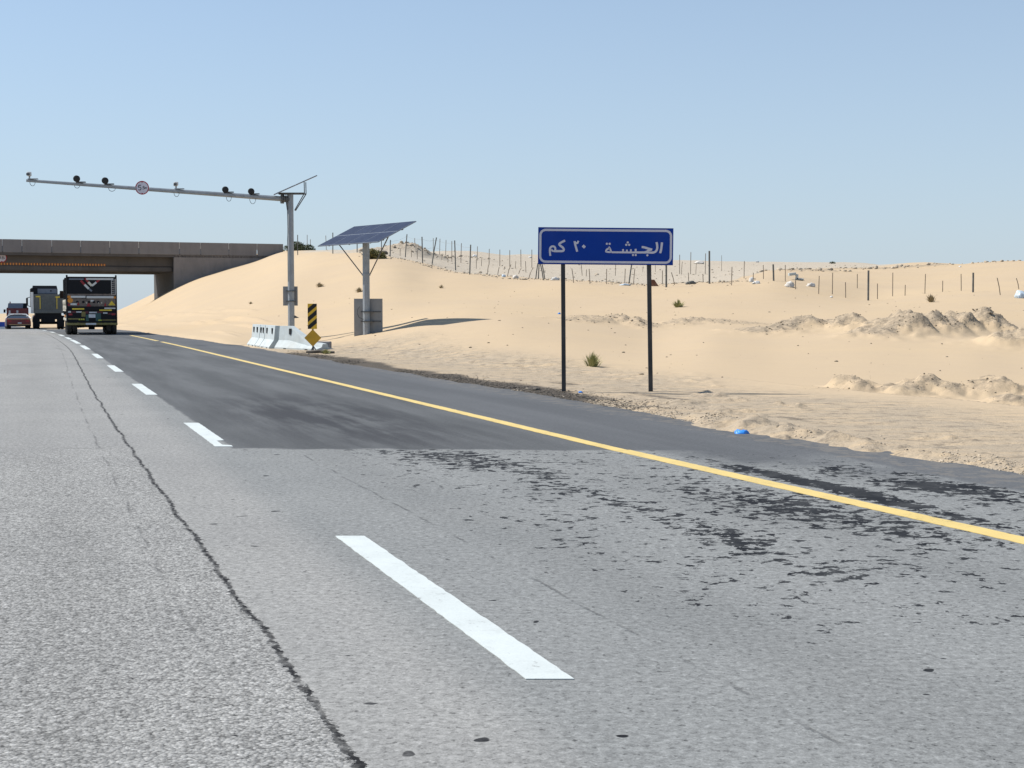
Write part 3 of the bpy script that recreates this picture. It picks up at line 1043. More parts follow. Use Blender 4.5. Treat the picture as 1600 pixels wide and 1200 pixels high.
top = at(455, 304, GY)
m = MB(); m.tube([(0, 0, -.4), (0, 0, top.z - GB.z)], .135, 8, r1=.125); m.build('pole', M['galv'], gan)
m = MB(); m.box((0, 0, .0), (.5, .5, .05)); m.build('base_plate', M['galv'], gan)
A1 = L_(at(452, 311.5, GY)); A0 = L_(at(41, 282, GY - 3.4))
m = MB(); m.tube([A1, A0], .105, 8, r1=.055); arm = m.build('arm', M['galv'], gan)
m = MB()
ad = (A0 - A1).normalized()
m.tube([A1 + ad * .22, A1 + ad * .26], .19, 10); m.tube([A1 + ad * .29, A1 + ad * .33], .19, 10)
m.tube([A1 - ad * .02, A1 + ad * .24], .13, 8)
m.build('arm_flange', M['steel_dark'], gan)


def arm_at(px):
    lo, hi = 0.0, 1.0
    for _ in range(40):
        f = (lo + hi) / 2
        q = GB + A1 + (A0 - A1) * f
        if 800 + F * CP * q.x / q.y > px: lo = f
        else: hi = f
    return A1 + (A0 - A1) * lo, .105 - .05 * lo


# round detectors, dark dish towards the traffic behind
for k, px in enumerate((126, 170, 356, 396)):
    p, r_ = arm_at(px)
    c = p + Vector((0, -.10, r_ + .10 + .03 * (k < 2)))
    m = MB()
    prof = [(.0, -.02), (.09, -.015), (.125, .0), (.128, .05), (.10, .12), (.05, .15), (0, .155)]
    n = 16; vs = []; fs = []
    for (rr, yy) in prof:
        for j in range(n):
            a = 2 * math.pi * j / n; vs.append(c + Vector((rr * math.cos(a), yy, rr * math.sin(a))))
    for i in range(len(prof) - 1):
        for j in range(n):
            fs.append((i * n + j, i * n + (j + 1) % n, (i + 1) * n + (j + 1) % n, (i + 1) * n + j))
    m.add(vs, fs)
    d = m.build('radar_detector', M['black'], gan)
    m = MB(); m.tube([p + Vector((.02, 0, r_ * .6)), c + Vector((.02, .10, -.02))], .025, 6); m.box(p + Vector((.14, -.01, r_ + .01)), (.34, .10, .04)); m.build('mount', M['steel_dark'], d)
for px in (52, 279):
    p, r_ = arm_at(px)
    m = MB(); m.box(p + Vector((0, -.02, r_ + .19)), (.16, .34, .14), rot=Matrix.Rotation(R(18), 3, 'Z'), bev=.02)
    ch = m.build('camera_housing', M['plastic_w'], gan)
    m = MB(); m.box(p + Vector((.015, -.20, r_ + .165)), (.12, .06, .09), rot=Matrix.Rotation(R(18), 3, 'Z'), bev=.01); m.build('camera_rear', M['steel_dark'], ch)
    m = MB(); m.tube([p + Vector((0, 0, r_ * .7)), p + Vector((0, 0, r_ + .13))], .03, 6); m.box(p + Vector((.13, 0, r_ + .01)), (.36, .10, .035)); m.build('mount', M['galv'], ch)
for px, wd, dp in ((57, .2, .14), (126, .2, .10), (180, .26, .12), (280, .2, .14), (361, .2, .17), (398, .24, .20)):
    p, r_ = arm_at(px)
    m = MB(); m.tube([p + Vector((wd / 2 * math.cos(a), -.03, -r_ * .8 - dp * math.sin(a))) for a in np.linspace(math.pi, 0, 9)], .010, 5)
    m.build('cable_loop', M['cable'], gan)
# height limit sign, reads 5.5 m with the big five
p, r_ = arm_at(228)
five = lambda cx, cy, s: spline([(cx + .30 * s, cy + .50 * s), (cx - .16 * s, cy + .48 * s), (cx - .24 * s, cy + .10 * s), (cx + .10 * s, cy + .12 * s), (cx + .28 * s, cy - .14 * s), (cx + .08 * s, cy - .46 * s), (cx - .26 * s, cy - .36 * s)], 5)
g55 = [(five(-.36, .0, .72), .10), ([(.0, -.18), (.05, -.18)], .09), (five(.22, .0, .42), .075),
       ([(.42, -.16), (.42, .05)], .06), (spline([(.42, 0), (.49, .06), (.53, 0), (.53, -.16)], 4), .05), (spline([(.53, 0), (.60, .06), (.64, 0), (.64, -.16)], 4), .05)]
round_sign(gan, p + Vector((0, -r_ - .05, .03)), .26, (1, 0, 0), (0, 0, 1), (0, -1, 0), g55, .13, .14)
m = MB(); m.box(p + Vector((0, -r_ - .02, 0)), (.08, .06, .3)); m.build('sign_bracket', M['galv'], gan)

SN = Vector((-.8, -.6, 0)); SE = Vector((.6, -.8, 0))     # the way the solar panels face, and their long edge
SUP = Vector((.8, .6, .49)).normalized()


def solar_panel(par, corner, ncol, nrow, cw, chh, SE=SE, SUP=SUP):
    """corner: low far corner in local space; cells along SE, rows up SUP"""
    nrm = SE.cross(SUP).normalized()
    if nrm.z < 0: nrm = -nrm
    rot = Matrix((SE, SUP, nrm)).transposed()
    for i in range(ncol):
        for j in range(nrow):
            c = corner + SE * (cw * (i + .5)) + SUP * (chh * (j + .5))
            m = MB(); m.box(c, (cw - .012, chh - .012, .035), rot=rot, bev=.004)
            fr = m.build('solar_panel', M['alu'], par)
            m = MB(); m.box(c + nrm * .0185, (cw - .055, chh - .055, .006), rot=rot); m.build('cell_glass', M['solar'], fr)
    return nrm, rot


M['alu'] = simple('panel_frame_aluminium', (.20, .23, .28), .5, .2, .06, 4)


def solar_mat():
    m, nt, b = new_mat('solar_cells')
    tc = nt.nodes.new('ShaderNodeTexCoord')
    n1 = n_noise(nt, tc.outputs['Object'], 3, 4, .6)
    nt.links.new(n_mix(nt, n1.ss(.3, .7), (.020, .030, .062), (.030, .042, .080)), b.inputs['Base Color'])
    b.inputs['Roughness'].default_value = .55
    b.inputs['Specular IOR Level'].default_value = .10
    return m


M['solar'] = solar_mat()
# small panel on top of the gantry
g_lo, g_hi = at(427.5, 304.5, GY), at(495, 274.5, GY + .25)
g_e = Vector((.155, -1.0, -.075)).normalized()
g_u = (g_hi - g_lo); g_l = g_u.length; g_u.normalize()
g_e = (g_e - g_u * g_e.dot(g_u)).normalized()
solar_panel(gan, L_(g_lo) - g_e * .5, 1, 2, 1.05, g_l / 2, g_e, g_u)
m = MB()
hb0 = L_(at(434, 302.5, GY)); hb1 = L_(at(477, 302.5, GY))
for yy in (-.22, .22):
    o_ = Vector((0, yy, 0))
    m.tube([hb0 + o_, hb1 + o_], .025, 6)
    v1 = L_(at(476.5, 284, GY))
    m.tube([hb1 + o_, v1 + o_], .018, 6)
    m.tube([hb1 + o_, L_(at(461, 329, GY)) + o_ * .5], .02, 6)
    m.tube([hb0 + Vector((.35, 0, 0)) + o_, L_(at(450, 328, GY)) + o_ * .5], .02, 6)
m.build('panel_bracket', M['steel_dark'], gan)
m = MB(); m.tube([L_(at(447, 316, GY - .2)), L_(at(449, 330, GY - .2)), L_(at(450, 360, GY - .16)), L_(at(449.2, 375, GY - .17)), L_(at(450, 400, GY - .16)), L_(at(450.3, 440, GY - .16))], .014, 5); m.build('cable', M['cable'], gan)
pc = L_(at(453.5, 462.5, GY))
m = MB(); m.box(pc + Vector((-.02, .16, 0)), (.58, .02, .76)); sb = m.build('sign_back_plate', M['sign_back'], gan)
m = MB()
for dz in (.20, -.20): m.box(pc + Vector((.02, .0, dz)), (.34, .30, .035))
m.build('clamp', M['steel_dark'], sb)
q = L_(at(462, 495, GY))
m = MB(); m.prism([(-.08, .08), (.14, -.04), (-.08, -.06)], q, (1, 0, 0), (0, 0, 1), (0, 1, 0), .03); m.build('door_bracket', M['steel_dark'], gan)

# ------------------------------------------------------------------ solar power pole
LLc = at(496, 385, 53.5)
ctr = LLc + SE * 2.19 + SUP * .91
SB = Vector((ctr.x, ctr.y, gz(ctr.x, ctr.y)))
sol = thing('solar_pole', SB, 0, 'steel pole on the sand carrying an eight piece blue solar array', 'solar pole')
m = MB(); m.tube([(0, 0, -.6), (0, 0, ctr.z - SB.z - .06)], .138, 8, r1=.132); m.build('pole', M['galv'], sol)
solar_panel(sol, LLc - SB, 4, 2, 1.095, .905)
m = MB()
for fcol in (.7, 2.19, 3.68):
    a = LLc - SB + SE * fcol - Vector((0, 0, .045))
    m.tube([a + SUP * .1, a + SUP * 1.7], .03, 6)
for fr in (.45, 1.35):
    a = LLc - SB + SUP * fr - Vector((0, 0, .09))
    m.tube([a + SE * .3, a + SE * 4.1], .03, 6)
kz = at(572, 429, 52.2).z - SB.z
for e, s in ((.75, .5), (3.6, 1.1)):
    q = LLc - SB + SE * e + SUP * s - Vector((0, 0, .1))
    m.tube([q, Vector((.14 if q.x > 0 else -.14, -.02, kz))], .022, 6)
m.build('panel_bracket', M['steel_dark'], sol)
pc = at(575.5, 494, 52.4) - SB; pc.y = .17
m = MB(); m.box(pc + Vector((0, 0, -.1)), (1.06, .025, 1.5)); sb = m.build('sign_back_plate', M['sign_back'], sol)
m = MB()
for z_ in (487, 502):
    m.box((at(575, z_, 52.2) - SB) + Vector((0, .0, 0)), (.36, .33, .035))
    m.box(Vector((pc.x + .1, .135, (at(575, z_, 52.2) - SB).z)), (.75, .03, .04))
m.build('clamp', M['steel_dark'], sb)
m = MB()
kk = [at(562, 479, 52), at(558.5, 484, 52), at(558, 490, 52), at(561, 496, 52), at(568, 499, 52)]
m.tube([(q - SB) * 1.0 for q in kk], .016, 5); m.build('cable', M['cable'], sol)
m = MB(); m.tube([Vector((0, 0, kz - .04)), Vector((0, 0, kz + .04))], .165, 8); m.build('collar', M['galv'], sol)

# ------------------------------------------------------------------ direction sign
SGL = on_flat(881.5, 612); SGR = on_flat(1018, 616)
SG = Vector(((SGL.x + SGR.x) / 2, 23.0, 0)); SG.z = gz(SG.x, SG.y)
sg = thing('road_sign', SG, 0, 'blue direction board with white Arabic lettering on two dark posts', 'road sign')
S0 = at(840.5, 412.5, 23.0) - SG
S1 = at(1051.5, 413.5, 23.0) - SG
S2 = at(840.5, 355, 23.0) - SG
Wd = (S1 - S0).length; Hd = (S2 - S0).length
AX = (S1 - S0).normalized(); AX = (AX + Vector((0, 0, -.004))).normalized()
AZ = Vector((0, -1, 0)); AY = Vector((0, 0, 1)); AY = (AY - AX * AY.dot(AX)).normalized()
m = MB(); m.prism([(0, 0), (Wd, 0), (Wd, Hd), (0, Hd)], S0 + Vector((0, .03, 0)), AX, AY, AZ, .03)
bd = m.build('board', M['sign_blue'], sg)
m = MB(); ribbon(m, [(0.004, 0.004), (Wd - .004, .004), (Wd - .004, Hd - .004), (.004, Hd - .004)], .012, S0 + AZ * .0, AX, AY, -AZ, .034, closed=True); m.build('board_rim', M['sign_back'], bd)
KX = Wd / 1570.0; KY = Hd / 428.0


def tr(x, y): return ((x - 5) * KX, Hd - (y - 42) * KY)


def rrect(x0, y0, x1, y1, r, n=7):
    out = []
    for cx, cy, a0 in ((x1 - r, y1 - r, 0), (x0 + r, y1 - r, 90), (x0 + r, y0 + r, 180), (x1 - r, y0 + r, 270)):
        for k in range(n):
            a = R(a0 + 90 * k / (n - 1)); out.append((cx + r * math.cos(a), cy + r * math.sin(a)))
    return out


m = MB()
ribbon(m, [tr(*p) for p in rrect(30, 72, 1548, 442, 62)], 26 * KX, S0 + AZ * .001, AX, AY, AZ, .003, closed=True)
m.build('border_line', M['sign_white'], bd)
m = MB()
O = S0 + AZ * .001


def pen(pts, w=24, sm=True):
    pts = spline(pts, 6) if sm else pts
    ribbon(m, [tr(*p) for p in pts], w * KX, O, AX, AY, AZ, .003)


def dot(x, y, r=13):
    m.prism([tr(*p) for p in disc_pts(x, y, r, 8)], O, AX, AY, AZ, .0067)


pen([(1443, 206), (1439, 250), (1434, 290), (1424, 332)], 25)                                # alif
pen([(1379, 204), (1388, 240), (1388, 280), (1372, 312), (1340, 325), (1290, 324)], 25)     # lam
pen([(1208, 262), (1240, 266), (1285, 280), (1330, 292)], 26)                               # jim, head
pen([(1322, 290), (1290, 300), (1262, 318), (1230, 324), (1150, 325)], 24)                  # jim, return
pen([(1330, 324), (1230, 326), (1100, 326), (980, 326), (860, 326)], 21)                    # the base line
dot(1275, 357)
pen([(1137, 284), (1139, 306), (1132, 326)], 22)                                            # ya
dot(1108, 356); dot(1140, 356)
pen([(1082, 290), (1083, 310), (1076, 326)], 20)                                            # shin
pen([(1036, 294), (1037, 312), (1030, 326)], 20)
pen([(992, 288), (992, 310), (982, 326)], 20)
dot(1046, 210); dot(1029, 238); dot(1063, 238)
pen([(826, 262), (846, 296), (850, 322), (812, 322), (794, 316), (806, 292), (834, 280)], 20)    # ta marbuta
dot(803, 228); dot(836, 228)
m.build('place_name', M['sign_white'], bd)
m = MB()
pen([(428, 200), (436, 240), (448, 282), (460, 322)], 24)                                   # two
pen([(430, 208), (444, 222), (462, 220), (472, 196)], 22)
m.prism([tr(*p) for p in [(512, 262), (534, 238), (560, 264), (538, 286)]], O, AX, AY, AZ, .0036)   # zero
m.build('distance_number', M['sign_white'], bd)
m = MB()
pen([(318, 194), (282, 212), (252, 234), (262, 254), (292, 276), (304, 300), (290, 316), (240, 318), (196, 318)], 25)   # kaf
pen([(200, 318), (206, 290), (194, 268), (166, 264), (146, 284), (142, 320), (148, 374)], 23)    # mim
pen([(196, 318), (172, 316), (160, 298)], 20)
m.build('distance_unit', M['sign_white'], bd)
for (bx_, tx_, b) in ((881.5, 879.5, SGL), (1018, 1013.5, SGR)):
    p0 = at(bx_, 480, 23.07); p0.z = gz(p0.x, p0.y) - .35
    p1 = at(tx_, 380, 23.07)
    d = (p1 - p0)
    m = MB(); m.tube([p0 - SG, p1 - SG], .048, 4)
    m.build('post', M['post_dark'], sg)
m = MB()
for z_ in (.14, .44): m.box(S0 + AX * (Wd / 2) + AY * z_ + Vector((0, .045, 0)), (Wd * .92, .03, .04))
m.build('board_rail', M['galv'], bd)

# ------------------------------------------------------------------ hazard marker
HB = on_flat(489, 551); HB.z = gz(HB.x, HB.y)
hz = thing('hazard_marker', HB, 0, 'yellow and black striped marker board above an ochre diamond plate beside the barriers', 'road sign')
hy = HB.y
m = MB(); m.tube([(0, .04, -.2), at(488, 485, hy) - HB + Vector((0, .04, 0))], .028, 6); m.build('post', M['steel_dark'], hz)
p0 = at(481, 514, hy) - HB; p1 = at(495, 474.5, hy) - HB
bw, bh = p1.x - p0.x, p1.z - p0.z
m = MB(); m.box(((p0.x + p1.x) / 2, 0, (p0.z + p1.z) / 2), (bw, .015, bh)); sb = m.build('striped_board', M['sign_yellow'], hz)


def clip_band(c, w, W_, H_):
    """part of the band |y - x*s - c| < w inside the board"""
    s = .85
    poly = [(0, c - w), (W_, c - w + s * W_), (W_, c + w + s * W_), (0, c + w)]
    out = []
    for axis, lim, sgn in ((1, 0.0, 1), (1, H_, -1)):
        src = poly if not out else out; out = []
        for i in range(len(src)):
            a, b_ = src[i], src[(i + 1) % len(src)]
            ia = sgn * (a[axis] - lim) >= 0; ib = sgn * (b_[axis] - lim) >= 0
            if ia: out.append(a)
            if ia != ib:
                f = (lim - a[1]) / (b_[1] - a[1]); out.append((a[0] + (b_[0] - a[0]) * f, lim))
        if not out: return None
    return out


for c in (.02, .285, .55):
    pol = clip_band(c, .078, bw, bh)
    if pol:
        m = MB(); m.prism(pol, Vector((p0.x, -.0085, p0.z)), (1, 0, 0), (0, 0, 1), (0, -1, 0), .003); m.build('black_stripe', M['black'], sb)
c = at(488.7, 528, hy) - HB; hd = 13.3 * hy / F
m = MB(); m.prism([(-hd, 0), (0, -hd * 1.02), (hd, 0), (0, hd * 1.02)], c + Vector((0, .012, 0)), (1, 0, 0), (0, 0, 1), (0, -1, 0), .014); m.build('diamond_plate', M['sign_ochre'], hz)
m = MB()
for a in (0, 2.1, 4.2): m.tube([(0, .04, .18), (math.cos(a) * .16, .04 + math.sin(a) * .16, -.03)], .018, 5)
m.build('foot', M['steel_dark'], hz)

# ------------------------------------------------------------------ concrete barriers round the gantry foot
JP = [(-.30, 0), (.30, 0), (.30, .09), (.13, .33), (.085, .80), (-.085, .80), (-.13, .33), (-.30, .09)]


def barrier(a, b, label, slots, hend=None):
    a = Vector(a); b = Vector(b)
    d = (b - a); Ln = d.length; d.normalize()
    mid_ = (a + b) / 2
    zb = min(gz(a.x, a.y), gz(b.x, b.y), gz(mid_.x, mid_.y)) - .04
    o = thing('concrete_barrier', (a.x, a.y, zb), math.atan2(d.y, d.x), label, 'concrete barrier', 'concrete barriers around the gantry foot')
    m = MB()
    st = [(0, 1.0), (Ln, 1.0)] if hend is None else [(0, 1.0), (Ln * .24, 1.0), (Ln * .72, hend + .1), (Ln, hend)]
    vs = []
    for (x, f) in st:
        for (y, z) in JP: vs.append((x, y, z if z < .1 else .09 + (z - .09) * f))
    n = len(JP); fs = [tuple(range(n)), tuple(range((len(st) - 1) * n, len(st) * n))]
    for i in range(len(st) - 1):
        for k in range(n): fs.append((i * n + k, i * n + (k + 1) % n, (i + 1) * n + (k + 1) % n, (i + 1) * n + k))
    m.add(vs, fs)
    m.build('barrier_body', M['concrete_w'], o)
    for sx, sz in slots:
        for s in (1, -1):
            m = MB(); m.box((sx, s * (.112 - (sz - .58) * .096), sz), (.11, .05, .19)); m.build('lifting_slot', M['black'], o)
    for sx in (Ln * .25, Ln * .75):
        for s in (1, -1):
            m = MB(); m.box((sx, s * .285, .035), (.16, .045, .07)); m.build('drain_slot', M['black'], o)
    return o


BA = on_flat(441, 545.5); BB = on_flat(508, 548.5)
rd = Vector((-.34, .94, 0)).normalized()
barrier(BA, BB, 'white concrete barrier end piece sloping down behind the diamond plate', [(Ln_ * 1.0, .62) for Ln_ in (.72,)], .22)
q = BA - Vector((.16, -.10, 0)); L1 = 1.8
barrier(q, q + rd * L1, 'white concrete barrier next to the sloping end piece', [(.4, .62), (1.4, .62)])
q2 = q + rd * (L1 + .08)
barrier(q2, q2 + rd * .95, 'short white concrete barrier in the middle of the row', [(.25, .62), (.7, .62)])
q3 = q2 + rd * 1.03
barrier(q3, q3 + rd * 1.6, 'white concrete barrier at the far left end of the row', [(.45, .62), (1.15, .62)])
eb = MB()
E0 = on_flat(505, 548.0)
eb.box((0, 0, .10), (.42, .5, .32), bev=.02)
o = eb.build('barrier_end_shade', M['concrete_shaded'], None, (E0.x, E0.y + .25, gz(E0.x, E0.y + .25)))  # dark block paints the shaded end face of the sloping barrier
tag(o, 'low dark grey block standing for the shaded end face of the sloping barrier', 'concrete block')


# ------------------------------------------------------------------ vehicles
def wheel(par, x, y, r, w, dual=False, name='wheel', mat=None):
    m = MB()
    def lath(x0, x1, rad):
        n = 20; prof = [(x0, rad * .62), (x0, rad * .94), (x0 + .03, rad), (x1 - .03, rad), (x1, rad * .94), (x1, rad * .62)]
        vs = []; fs = []
        for (xx, rr) in prof:
            for j in range(n): a = 2 * math.pi * j / n; vs.append((x + xx, y + rr * math.cos(a), r + rr * math.sin(a)))
        for i in range(len(prof) - 1):
            for j in range(n): fs.append((i * n + j, i * n + (j + 1) % n, (i + 1) * n + (j + 1) % n, (i + 1) * n + j))
        m.add(vs, fs)
    if dual:
        lath(-w, -.02, r); lath(.02, w, r)
    else: lath(-w / 2, w / 2, r)
    o = m.build(name, M['rubber'], par)
    m = MB(); ww = w if dual else w / 2
    m.tube([(x - ww * .75, y, r), (x + ww * .75, y, r)], r * .63, 14); m.build('rim', mat or M['galv'], o)
    return o


def heading(Y):
    s = float(lane_slope(Y)); return math.atan2(1.0, s) - math.pi / 2


V_ = lambda n, c, **k: simple(n, c, **k)
tc_ = {
    'black': V_('truck_black', (.008, .009, .012), rough=.55, var=.2, spec=.2),
    'cream': V_('truck_cream', (.62, .58, .48), rough=.5, var=.1, dust=.15),
    'brown': V_('truck_panel_brown', (.15, .12, .10), rough=.5, var=.4, scale=9),
    'orange': V_('truck_orange', (.62, .24, .03), rough=.4),
    'yellow': V_('truck_yellow', (.70, .52, .05), rough=.4),
    'red': V_('truck_red', (.28, .02, .025), rough=.4),
    'maroon': V_('truck_maroon', (.10, .02, .03), rough=.5),
    'teal': V_('truck_teal', (.03, .085, .085), rough=.5, var=.3),
    'olive': V_('truck_olive', (.19, .16, .05), rough=.5, var=.3, dust=.1),
    'lime': V_('truck_lime', (.50, .52, .06), rough=.4),
    'grey': V_('truck_grey', (.13, .14, .135), rough=.5, var=.15, dust=.1),
    'slate': V_('truck_slate', (.16, .18, .22), rough=.35, var=.1),
    'glass': V_('vehicle_glass', (.02, .025, .03), rough=.1, var=.1, spec=.8),
    'plate': V_('number_plate', (.55, .57, .60), rough=.5),
    'redtruck': V_('faded_red_paint', (.15, .03, .035), rough=.5, var=.25, dust=.1),
    'redcar': V_('red_car_paint', (.13, .018, .024), rough=.3, var=.12),
    'tan': V_('tan_trim', (.38, .25, .12), rough=.5),
    'silver': V_('silver_trim', (.30, .31, .32), rough=.4, metal=.2),
    'bluebar': V_('blue_plastic', (.012, .06, .34), rough=.5, dust=.05),
}


def slab(par, name, x0, x1, z0, z1, y, th, mat, bev=.0, rot=None):
    m = MB(); m.box(((x0 + x1) / 2, y - th / 2, (z0 + z1) / 2), (x1 - x0, th, z1 - z0), bev=bev); return m.build(name, mat, par)


# --- decorated dump truck
D1 = 72.0
tp = at(143.5, 480, D1); tp.z = float(road_z(D1))
t1 = thing('dump_truck', tp, math.atan(.345), 'decorated black dump truck nearest the camera with yellow triangle and striped tailgate', 'truck', 'trucks queueing in the right lane')
k = .0030
zc = lambda cy: (1130 - cy) * k
xc = lambda cx: (cx - 686) * k
HW = 1.22
m = MB()
for s in (-1, 1):
    m.box((s * (HW - .05), 2.9, 1.95), (.07, 5.7, 1.9))
m.box((0, 5.72, 2.0), (2.36, .07, 2.0)); m.box((0, 2.9, 1.02), (2.3, 5.7, .12))
for s in (-1, 1):
    for yy in np.linspace(.5, 5.4, 7): m.box((s * (HW + .0), yy, 1.95), (.07, .10, 1.88))
m.build('cargo_body', tc_['black'], t1)
# white fretwork on the visible left side
m = MB()
for j in range(7):
    y0 = .15 + j * .8
    m.box((-HW - .045, y0 + .3, 1.25), (.02, .62, .10)); m.box((-HW - .045, y0 + .3, 1.75), (.02, .62, .08))
    for a, b_ in (((y0, 1.28), (y0 + .6, 1.72)), ((y0 + .6, 1.28), (y0, 1.72))):
        m.tube([(-HW - .045, a[0], a[1]), (-HW - .045, b_[0], b_[1])], .028, 4)
    m.box((-HW - .03, y0 + .3, .78), (.02, .62, .12))
m.build('side_fretwork', tc_['cream'], t1)
slab(t1, 'tailgate', -HW + .02, HW - .02, zc(430), zc(200), .0, .06, tc_['black'], .01)
m = MB()
for s in (-1, 1): m.tube([(s * (HW - .02), -.04, zc(960)), (s * (HW - .02), -.04, zc(118))], .045, 6)
m.tube([(-HW, -.04, zc(158)), (HW, -.04, zc(158))], .035, 6)
m.build('tailgate_frame', tc_['black'], t1)
slab(t1, 'reflective_or_sky_strip', xc(320), xc(560), zc(200), zc(176), -.07, .012, tc_['slate'])  # strip stands for the grey and sky seen through the gap under the rail
slab(t1, 'reflective_or_sky_strip', xc(600), xc(1040), zc(200), zc(170), -.07, .012, M['plastic_w'])  # bright part of the same see-through gap, painted as a strip


def stripe(p, q, w, mat):
    m = MB(); a = Vector((xc(p[0]), zc(p[1]))); b_ = Vector((xc(q[0]), zc(q[1])))
    ribbon(m, [a, b_], w, (0, -.062, 0), (1, 0, 0), (0, 0, 1), (0, -1, 0), .012); m.build('chevron_stripe', mat, t1)


stripe((512, 212), (572, 280), .11, tc_['red']); stripe((572, 280), (640, 350), .11, M['plastic_w']); stripe((640, 350), (690, 392), .09, tc_['slate'])
stripe((582, 172), (632, 238), .10, tc_['red']); stripe((632, 238), (692, 300), .12, tc_['cream'])
stripe((692, 300), (765, 240), .10, M['plastic_w']); stripe((765, 240), (832, 178), .10, tc_['red'])
m = MB()
for j in range(8): m.tube([(xc(1012), -.10, zc(205 + j * 34)), (xc(1076), -.10, zc(200 + j * 34))], .014, 5)
m.tube([(xc(1010), -.10, zc(450)), (xc(1010), -.10, zc(180))], .012, 5); m.tube([(xc(1078), -.10, zc(450)), (xc(1078), -.10, zc(180))], .012, 5)
m.build('ladder', M['plastic_w'], t1)
slab(t1, 'tailgate_rail', -HW + .04, HW - .04, zc(466), zc(436), -.005, .08, tc_['brown'])
slab(t1, 'reflective_or_sky_strip', xc(345), xc(585), zc(505), zc(470), -.01, .08, M['plastic_w'], .01)
slab(t1, 'reflective_or_sky_strip', xc(602), xc(1045), zc(512), zc(474), -.01, .08, M['plastic_w'], .01)
slab(t1, 'side_marker', xc(290), xc(343), zc(508), zc(466), -.01, .085, tc_['orange'], .01)
slab(t1, 'side_marker', xc(1047), xc(1080), zc(515), zc(480), -.01, .085, tc_['orange'], .01)
pb = slab(t1, 'painted_panel', -HW + .04, HW - .04, zc(650), zc(513), -.0, .06, tc_['brown'])


def tri(cx, cy, w, h, mat, name='reflector'):
    m = MB(); m.prism([(xc(cx) - w / 2, zc(cy) - h / 2), (xc(cx) + w / 2, zc(cy) - h / 2), (xc(cx), zc(cy) + h / 2)], (0, -.0625, 0), (1, 0, 0), (0, 0, 1), (0, -1, 0), .014); m.build(name, mat, pb)


def blob(cx, cy, rx, rz, mat, name='painted_motif'):
    m = MB(); m.prism([(xc(cx) + rx * math.cos(a), zc(cy) + rz * math.sin(a)) for a in np.linspace(0, 6.283, 11)[:-1]], (0, -.0625, 0), (1, 0, 0), (0, 0, 1), (0, -1, 0), .012); m.build(name, mat, pb)


tri(1012, 592, .36, .23, tc_['yellow']); tri(635, 620, .26, .2, tc_['red']); tri(312, 612, .16, .16, tc_['red']); tri(905, 612, .12, .2, tc_['red']); tri(465, 602, .12, .16, tc_['red'])
blob(335, 548, .14, .13, tc_['orange'])
for cx in (450, 548, 640, 720, 790): blob(cx, 575, .07, .065, tc_['black'])
for cx in (448, 600, 795, 845): blob(cx, 590, .03, .035, tc_['cream'])
for cx in (680, 705): blob(cx, 555, .05, .05, M['plastic_w'])
slab(t1, 'painted_strip', xc(340), xc(440), zc(628), zc(598), -.062, .012, M['plastic_w'])
slab(t1, 'rear_beam', -HW + .03, HW - .03, zc(720), zc(652), -.02, .10, tc_['black'])
slab(t1, 'reflective_or_sky_strip', xc(365), xc(560), zc(705), zc(680), -.122, .012, tc_['yellow']); slab(t1, 'reflective_or_sky_strip', xc(806), xc(1010), zc(725), zc(702), -.122, .012, tc_['yellow'])
slab(t1, 'reflective_or_sky_strip', xc(890), xc(1070), zc(692), zc(670), -.122, .012, M['plastic_w'])
sk = slab(t1, 'rear_skirt', -HW + .02, HW - .02, zc(925), zc(722), .0, .05, tc_['black'])
for (a, b_, c_, d_, mt) in ((290, 345, 755, 728, 'plate'), (430, 520, 755, 733, 'plate'), (580, 630, 770, 730, 'maroon'), (350, 425, 760, 730, 'maroon'), (765, 860, 765, 735, 'maroon'), (640, 765, 765, 740, 'plate'),
                        (868, 940, 775, 750, 'plate'), (515, 580, 825, 740, 'olive'), (585, 632, 900, 790, 'teal'), (632, 742, 842, 782, 'plate'), (745, 832, 900, 760, 'teal'),
                        (290, 560, 873, 850, 'olive'), (850, 1075, 892, 872, 'olive'), (950, 1075, 790, 760, 'maroon')):
    slab(sk, 'painted_patch', xc(a), xc(b_), zc(c_), zc(d_), -.052, .010, tc_[mt])
for cx in (480, 515, 550, 800, 830):
    tri(cx, 866 if cx < 600 else 880, .10, .09, tc_['lime'], 'painted_zigzag')
bp = slab(t1, 'bumper', -HW - .03, HW + .03, zc(968), zc(928), -.03, .10, tc_['olive'], .015)
slab(bp, 'number_plate', xc(580), xc(752), zc(962), zc(932), -.132, .012, tc_['plate'])
m = MB(); m.box((0, 3.4, .72), (1.2, 6.2, .3)); m.tube([(-.9, .55, .48), (.9, .55, .48)], .11, 10); m.tube([(-.15, .55, .46), (.15, .55, .46)], .2, 10); m.build('chassis', tc_['black'], t1)
for yy in (.6, 1.9):
    wheel(t1, -.97, yy, .50, .255, True); wheel(t1, .97, yy, .50, .255, True)
wheel(t1, -1.0, 6.6, .5, .28); wheel(t1, 1.0, 6.6, .5, .28)
m = MB(); m.box((0, 6.8, 1.75), (2.3, 1.7, 1.9), bev=.08); cb = m.build('cab', tc_['orange'], t1)
m = MB(); m.box((0, 7.66, 2.1), (1.9, .02, .7)); m.build('windscreen', tc_['glass'], cb)
for s in (-1, 1):
    m = MB(); m.box((s * 1.30, 7.3, 2.1), (.18, .08, .42), bev=.02); m.build('mirror', tc_['black'], cb)
    slab(t1, 'tail_light', s * 1.05 - .09, s * 1.05 + .09, zc(800), zc(770), -.052, .02, tc_['red'])

